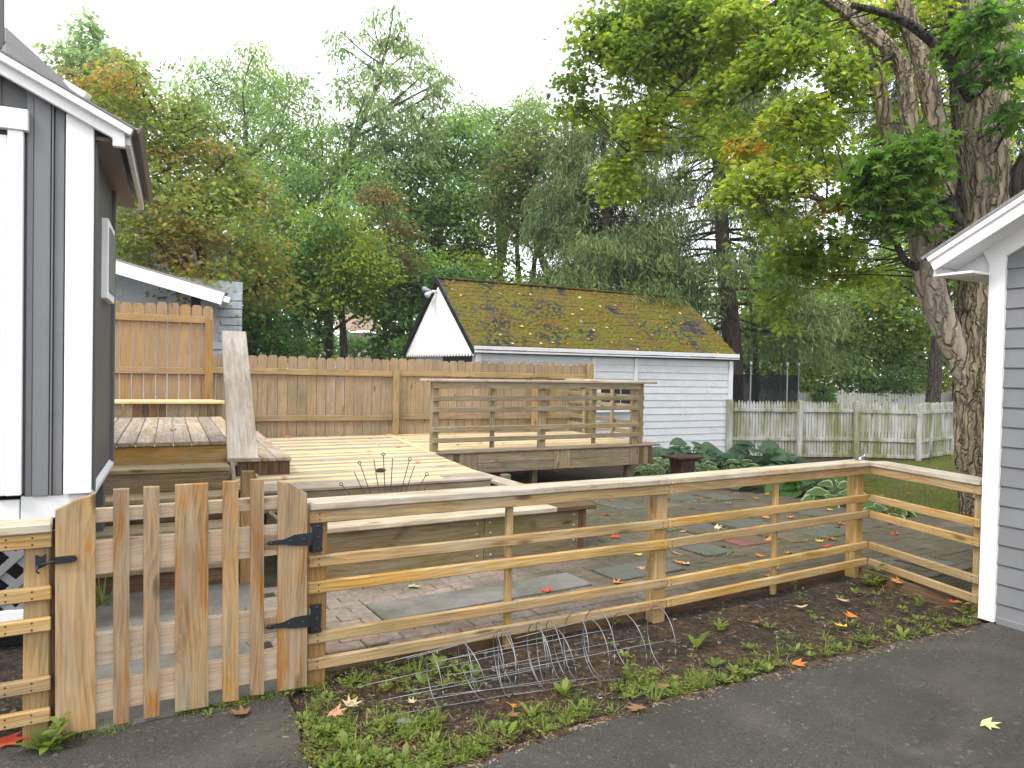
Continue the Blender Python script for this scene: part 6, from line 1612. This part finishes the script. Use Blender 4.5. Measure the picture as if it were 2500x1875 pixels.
fallen('red', G(1223, 1163, PT_), .08, 'red leaf on the far end of the planter top board', None)
fallen('red', G(1215, 920, 1.456), .1, 'red leaf on the deck railing top board', None)
z4 = lambda l: [(950 + x / 2.458, 650 + y / 2.458, c) for x, y, c in l]
rf = z4([(377, 140, 'pale'), (430, 175, 'pale'), (667, 167, 'orange'), (780, 168, 'pink'), (847, 172, 'pale'), (1142, 190, 'pale'), (1265, 242, 'pale'), (1155, 262, 'pale'), (1100, 290, 'yellow'), (995, 335, 'red'), (1150, 333, 'pink'), (1255, 362, 'red'), (1305, 370, 'pale'), (795, 363, 'yellow'), (910, 465, 'pale'), (980, 460, 'pale'), (845, 408, 'pale'), (655, 415, 'pale'), (665, 412, 'pale'), (1195, 440, 'orange'), (1070, 468, 'red'), (1335, 460, 'orange'), (1515, 383, 'red'), (1500, 350, 'pink'), (1660, 270, 'pink'), (1630, 305, 'orange'), (1605, 340, 'red'), (1750, 345, 'orange'), (1662, 370, 'orange'), (1575, 415, 'pink'), (1450, 440, 'pale'), (1780, 460, 'red'), (1800, 468, 'red'), (1970, 522, 'orange'), (1885, 440, 'orange'), (1745, 285, 'pale'), (1355, 237, 'pale'), (1225, 385, 'pale'), (1065, 378, 'orange'), (740, 465, 'pale'), (1700, 420, 'red'), (1490, 500, 'pale')])
for u, v, c in rf:
    r_ = ray(u, v); k_ = (ev + RN * .035 - EYE).dot(RN) / r_.dot(RN); p = EYE + r_ * k_
    fallen(c, p, random.uniform(.06, .085), f'{NM[c]} leaf lying on the mossy garage roof', f'{NM[c]} leaves on the garage roof', RN)
for i in range(26):
    p = Vector((random.uniform(4.6, 8.5), random.uniform(8.6, 15), 0))
    if p.x - 4.3 < (p.y - 8.8) * .4: continue
    p.z = gz(p.x, p.y) + .03; fallen('orange', p, random.uniform(.07, .1), 'orange leaf fallen on the lawn behind the rail fence', 'orange leaves fallen on the lawn')

# ================================================================== LAWN, WEEDS, LITTER
lawn_poly = [(4.42, 8.9), (5.25, 8.0), (9, 7.8), (15, 12), (15, 21), (11.5, 18.7), (9.2, 16.5), (7.9, 16.6), (6.7, 15.6), (5.4, 12.0)]
link('lawn', poly_mesh('lawn', [Vector((x, y, 0)) for x, y in lawn_poly], LAWN, lambda x, y: gz(x, y) + .012, .5, .06, .05), kind='structure')
gp_ = []
while len(gp_) < 30000:
    x, y = random.uniform(4, 12), random.uniform(7.8, 19)
    if inside(x, y, lawn_poly) and mnoise.noise(Vector((x * 1.3, y * 1.3, 5))) > random.uniform(-.7, .3): gp_.append((x, y, gz(x, y) + .008))
gp_ = np.array(gp_); n = len(gp_)
d = RNG.normal(0, .8, (n, 3)); d[:, 2] = RNG.uniform(.3, 1.1, n); nn = RNG.normal(0, .4, (n, 3)); nn[:, 2] += .3
V, Fs, C = place(GRASS, gp_, d, nn, RNG.uniform(.05, .11, n), np.clip(pick_cols([((.09, .12, .02), 2), ((.13, .16, .025), 2), ((.17, .15, .05), 1)], gp_, 1.2), .01, .5))
link('lawn_grass', mesh_np('lawn_grass', V, Fs, LEAF, C), None, None, kind='stuff')

WEED = [((.12, .17, .035), 2), ((.18, .24, .045), 3), ((.26, .30, .07), 2)]
class Leafbag:
    def __init__(s): s.q = {}
    def add(s, tm, pos, d, n, size, col): s.q.setdefault(id(tm), (tm, []))[1].append((tuple(pos), tuple(d), tuple(n), size, col))
    def make(s, name, parent=None, **kw):
        by = {}
        for tm, l in s.q.values():
            a = [np.array([x[i] for x in l]) for i in range(5)]
            by.setdefault(4, []).append(place(tm, *a))
        V, Fs, C = merge(by[4]); return link(name, mesh_np(name, V, Fs, LEAF, C), parent, None, **kw)
def wc():
    c = random.choices([w[0] for w in WEED], [w[1] for w in WEED])[0]; k = random.uniform(.8, 1.2); return tuple(x * k for x in c)
def rosette(bag, b, n, L, up, tm=BROAD):
    for i in range(n):
        a = i * 2.4 + random.uniform(-.4, .4); e = Vector((math.cos(a), math.sin(a), 0)); u_ = random.uniform(up * .4, up * 1.3)
        bag.add(tm, b + e * .008 + Z * .004, e + Z * u_, Z - e * u_ * .9 + Vector((random.gauss(0, .2), random.gauss(0, .2), 0)), L * random.uniform(.6, 1.2), wc())
def sprig(bag, b, h, n, L):
    lean = Vector((random.gauss(0, .25), random.gauss(0, .25), 1)) * h
    for i in range(n):
        f = (i + 1) / n; p = b + lean * f; a = i * 2.4; e = Vector((math.cos(a), math.sin(a), 0))
        bag.add(BROAD, p, e + Z * random.uniform(-.1, .4), Z + e * .2 + Vector((random.gauss(0, .2), random.gauss(0, .2), 0)), L * random.uniform(.7, 1.2) * (1.15 - .5 * f), wc())
        bag.add(GRASS, b + lean * (f - 1 / n), lean / n + e * .002, e, h / n * 1.15, (.10, .14, .035))
def tuft(bag, b, n, L):
    for i in range(n):
        e = Vector((random.gauss(0, .6), random.gauss(0, .6), 0)); bag.add(GRASS, b + e * .02, e + Z * random.uniform(.4, 1.3), e + Z * .6 + Vector((.01, 0, 0)), L * random.uniform(.6, 1.3), wc())
wb = Leafbag()
def edge_y(u): return float(np.interp(u, [720, 745, 950, 1090, 1250, 1500, 1700, 1900, 2100, 2300, 2420], [1720, 1875, 1950, 1890, 1822, 1742, 1690, 1640, 1590, 1545, 1519]))
spots = []
while len(spots) < 900:
    k = random.random()
    if k < .40:
        u = random.uniform(735, 1080); v = random.uniform(1655, 1930)
        if v > edge_y(u) - 6 or u < 718 + (v - 1700) * .2: continue
        if random.random() > (.35 + .65 * smooth(1680, 1800, v)): continue
        if u > 830 and 1640 < v < 1740 and random.random() < .75: continue
    elif k < .82:
        u = random.uniform(1080, 2390); v = edge_y(u) - abs(random.gauss(0, 34 if u < 1700 else 20)) - 1
        if mnoise.noise(Vector((u * .012, v * .02, 3))) < -.15: continue
        if u > 1750 and random.random() < .55: continue
    elif k < .92:
        u = random.uniform(760, 1160); v = random.uniform(1590, 1690)
    else:
        u = random.uniform(1500, 2380); v = random.uniform(1420, edge_y(u))
        if v < 1545 - (u - 1620) * .27: continue
    spots.append((u, v))
for u, v in spots:
    b = G(u, v, .0); k = random.random(); s = random.uniform(.35, 1.0) if random.random() < .85 else 1.15
    if k < .45: rosette(wb, b, random.randint(6, 12), .036 * s, .55)
    elif k < .72: sprig(wb, b, .07 * s, random.randint(6, 11), .024 * s)
    elif k < .9: tuft(wb, b, random.randint(8, 18), .07 * s)
    else: rosette(wb, b, random.randint(6, 10), .06 * s, .9)
for i in range(420):      # dry grass and dead stalks among the weeds
    u, v = random.choice(spots); b = G(u + random.gauss(0, 22), v + random.gauss(0, 9), .0)
    dc = random.choice(((.25, .17, .085), (.19, .10, .05), (.33, .26, .15), (.12, .075, .04)))
    for j in range(random.randint(5, 11)):
        e = Vector((random.gauss(0, .9), random.gauss(0, .9), 0)); wb.add(GRASS, b + e * .012, e + Z * random.uniform(.02, .5), e * .3 + Z, random.uniform(.025, .07), tuple(x * random.uniform(.75, 1.2) for x in dc))
for i in range(160):      # round clover-like leaves close to the soil
    u, v = random.choice(spots); b = G(u + random.gauss(0, 16), v + random.gauss(0, 7), .0)
    for j in range(random.randint(5, 12)):
        q = b + Vector((random.gauss(0, .03), random.gauss(0, .03), random.uniform(.008, .03))); a0 = random.uniform(0, 6.28); cc_ = wc()
        for t3 in range(3):
            a = a0 + t3 * 2.09; wb.add(BROAD, q, Vector((math.cos(a), math.sin(a), .1)), Vector((random.gauss(0, .15), random.gauss(0, .15), 1)), random.uniform(.009, .016), cc_)
for i in range(70):       # strip below the gate
    u = random.uniform(430, 720); b = G(u, np.interp(u, [430, 720], [1748, 1690]) + random.gauss(0, 7), .01)
    if random.random() < .5: rosette(wb, b, 6, .025, .5)
    else: tuft(wb, b, 8, .045)
for i in range(26):
    u = random.uniform(90, 330); b = G(u, np.interp(u, [90, 330], [1815, 1772]) + random.gauss(0, 6), .012); tuft(wb, b, 9, .045)
wb.make('weeds', None, kind='stuff')
jb = Leafbag()            # low growth in the paving joints
for a, b_, c, d_, k in slabs:
    if from_st(a, c).y < 6.0: continue
    for i in range(int(60 * ((b_ - a) + (d_ - c)))):
        e = random.choice((0, 1, 2)); 
        s, t = (random.uniform(a, b_), random.choice((c, d_))) if e < 2 else (random.choice((a, b_)), random.uniform(c, d_))
        p = from_st(s + random.gauss(0, .025), t + random.gauss(0, .025)); 
        if mnoise.noise(p * 2.3) < -.12: continue
        p.z = pz(p.x, p.y) + .002; rosette(jb, p, 4, .022, .5)
for i in range(1100):
    s, t = random.uniform(.8, 4.6), random.uniform(2.2, 5.8); t = round(t / .1155) * .1155
    p = from_st(s, t)
    if not inside(p.x, p.y, patio_poly) or in_slab(s, t) or mnoise.noise(p * .9) < .0: continue
    p.z = pz(p.x, p.y) + .002; rosette(jb, p, 4, .02, .5)
jb.make('joint_weeds', None, kind='stuff')
def plant(label, u, v, fn, name='weed', z=.0):
    b = G(u, v, z); root = thing(name, label, 'weed', b); lb = Leafbag(); fn(lb, b); lb.make('leaves', root)
plant('bushy bright green weed at the foot of the left gate post', 112, 1838, lambda l, b: (rosette(l, b, 15, .12, 1.1), sprig(l, b, .14, 12, .07), sprig(l, b + Vector((.05, .02, 0)), .1, 9, .06)))
plant('leafy weed growing up around the fence corner post', 2128, 1428, lambda l, b: (sprig(l, b, .14, 9, .1), sprig(l, b + Vector((-.06, -.02, 0)), .1, 7, .09), rosette(l, b, 8, .09, .8)))
plant('broad two-leaved plantain standing alone on the bare soil', 1700, 1582, lambda l, b: rosette(l, b, 4, .13, .9))
plant('bushy weed at the foot of the shed corner board', 2370, 1500, lambda l, b: (sprig(l, b, .14, 9, .07), rosette(l, b, 12, .07, .9), sprig(l, b + Vector((-.07, -.02, 0)), .1, 8, .06)))
plant('tall thin weed on the soil between the two right fence posts', 1958, 1475, lambda l, b: (sprig(l, b, .17, 12, .04), sprig(l, b + Vector((.03, 0, 0)), .12, 8, .04)))
plant('bushy weed in front of the biggest tomato cage hoop', 1535, 1660, lambda l, b: (sprig(l, b, .12, 10, .045), rosette(l, b, 10, .06, 1.0), tuft(l, b, 12, .09)))
plant('heart-leaved weed beside the fence curb inside the tomato cages', 1065, 1640, lambda l, b: (sprig(l, b, .12, 8, .075), rosette(l, b, 8, .08, .9)))
plant('grassy weed behind the gate at the foot of the stairs', 250, 1475, lambda l, b: tuft(l, b, 26, .17), z=.03)
plant('small weed on soil left of the middle fence post', 1500, 1525, lambda l, b: (sprig(l, b, .12, 8, .04), rosette(l, b, 6, .05, .8)))
plant('upright weed on soil right of the middle fence post', 1752, 1540, lambda l, b: (sprig(l, b, .16, 12, .04), rosette(l, b, 6, .05, .8)))
plant('low leafy weed with long leaves on soil near the corner post', 2245, 1475, lambda l, b: (sprig(l, b, .09, 8, .045), rosette(l, b, 7, .05, .8)))
# litter on the soil: bark crumbs, pebbles, dead stalks
lit = Bag(); rd = random.Random(77)
for i in range(2600):
    u = rd.uniform(720, 2400); v = rd.uniform(1420, 1940)
    if v > edge_y(u) - 2 or v < 1640 - (u - 780) * .155: continue
    b = G(u, v, .004); a = rd.uniform(0, 6.28); x = Vector((math.cos(a), math.sin(a), rd.uniform(-.2, .3)))
    if rd.random() < .6: lit.box(b, x, Vector((-x.y, x.x, 0)), rd.uniform(.008, .03), rd.uniform(.003, .01), rd.uniform(.002, .006))
    else: lit.box(b, x, Vector((-x.y, x.x, .1)), rd.uniform(.02, .07), .0025, .002)
LITM = Mat('dry_plant_litter', .9, .1)
w_ = LITM.coords(world=True); LITM.color(LITM.ramp(LITM.voro(w_, 30, 'Color'), [(.2, (.05, .03, .018)), (.5, (.14, .085, .045)), (.8, (.25, .19, .12)), (.95, (.3, .28, .25))]))
for i in range(900):
    u = rd.uniform(690, 2430); v = edge_y(u) + abs(rd.gauss(0, 9)) if u > 760 else rd.uniform(1700, 1880)
    b = G(u, v, .0145); a = rd.uniform(0, 6.28); x = Vector((math.cos(a), math.sin(a), 0)); s = rd.uniform(.003, .011)
    lit.box(b, x, perp(x), s * rd.uniform(1, 3), s * .7, .003)
lit.make('soil_litter', LITM.m, None, kind='stuff')
gr = Bag()
for i in range(900):
    u = rd.uniform(760, 2500); v = rd.uniform(1540, 1875)
    if v < edge_y(u) + 4: continue
    b = G(u, v, .0135); a = rd.uniform(0, 6.28); x = Vector((math.cos(a), math.sin(a), 0)); s = rd.uniform(.0012, .0032)
    gr.box(b, x, perp(x), s * rd.uniform(1, 4), s, s * .5)
gr.make('driveway_grit', LITM.m, None, kind='stuff')
pb = G(988, 1772, .0)
V, Fs = [], []
stn = thing('stone', 'flat pale stone on the soil among the weeds right of the gate', 'stone', pb)
tube('stone_body', [pb + Vector((-.045, 0, .008)), pb + Vector((-.03, 0, .01)), pb + Vector((0, .003, .012)), pb + Vector((.03, .002, .01)), pb + Vector((.042, 0, .008))], [.006, .017, .021, .018, .006], SLAB[4], stn, 9, .3, 3)
stk = G(1080, 1800, .01); stk2 = G(1120, 1832, .012)
o = tube('stick', [stk, stk.lerp(stk2, .4) + Z * .012, stk2], [.006, .005, .003], BARK_DARK, None, 6); set_props(o, 'thin dark stick lying in the weeds at the driveway edge', 'stick')
# ================================================================== HAZE ADDED TO PALE THE FAR TREES LIKE LENS GLARE
HZ = bpy.data.materials.new('glare_haze'); HZ.use_nodes = True
hn = HZ.node_tree.nodes; hl = HZ.node_tree.links
hn.remove(hn['Principled BSDF'])
pv = hn.new('ShaderNodeVolumePrincipled'); pv.inputs['Color'].default_value = (.93, .96, .97, 1); pv.inputs['Density'].default_value = .0009; pv.inputs['Anisotropy'].default_value = .2
hl.new(pv.outputs[0], hn['Material Output'].inputs['Volume'])
hv = [(x, y, z) for x in (-70, 70) for y in (-8, 75) for z in (-1.6, 24)]
link('added_haze', mesh_py('added_haze', hv, [(0, 1, 3, 2), (4, 6, 7, 5), (0, 4, 5, 1), (2, 3, 7, 6), (0, 2, 6, 4), (1, 5, 7, 3)], HZ), kind='stuff')
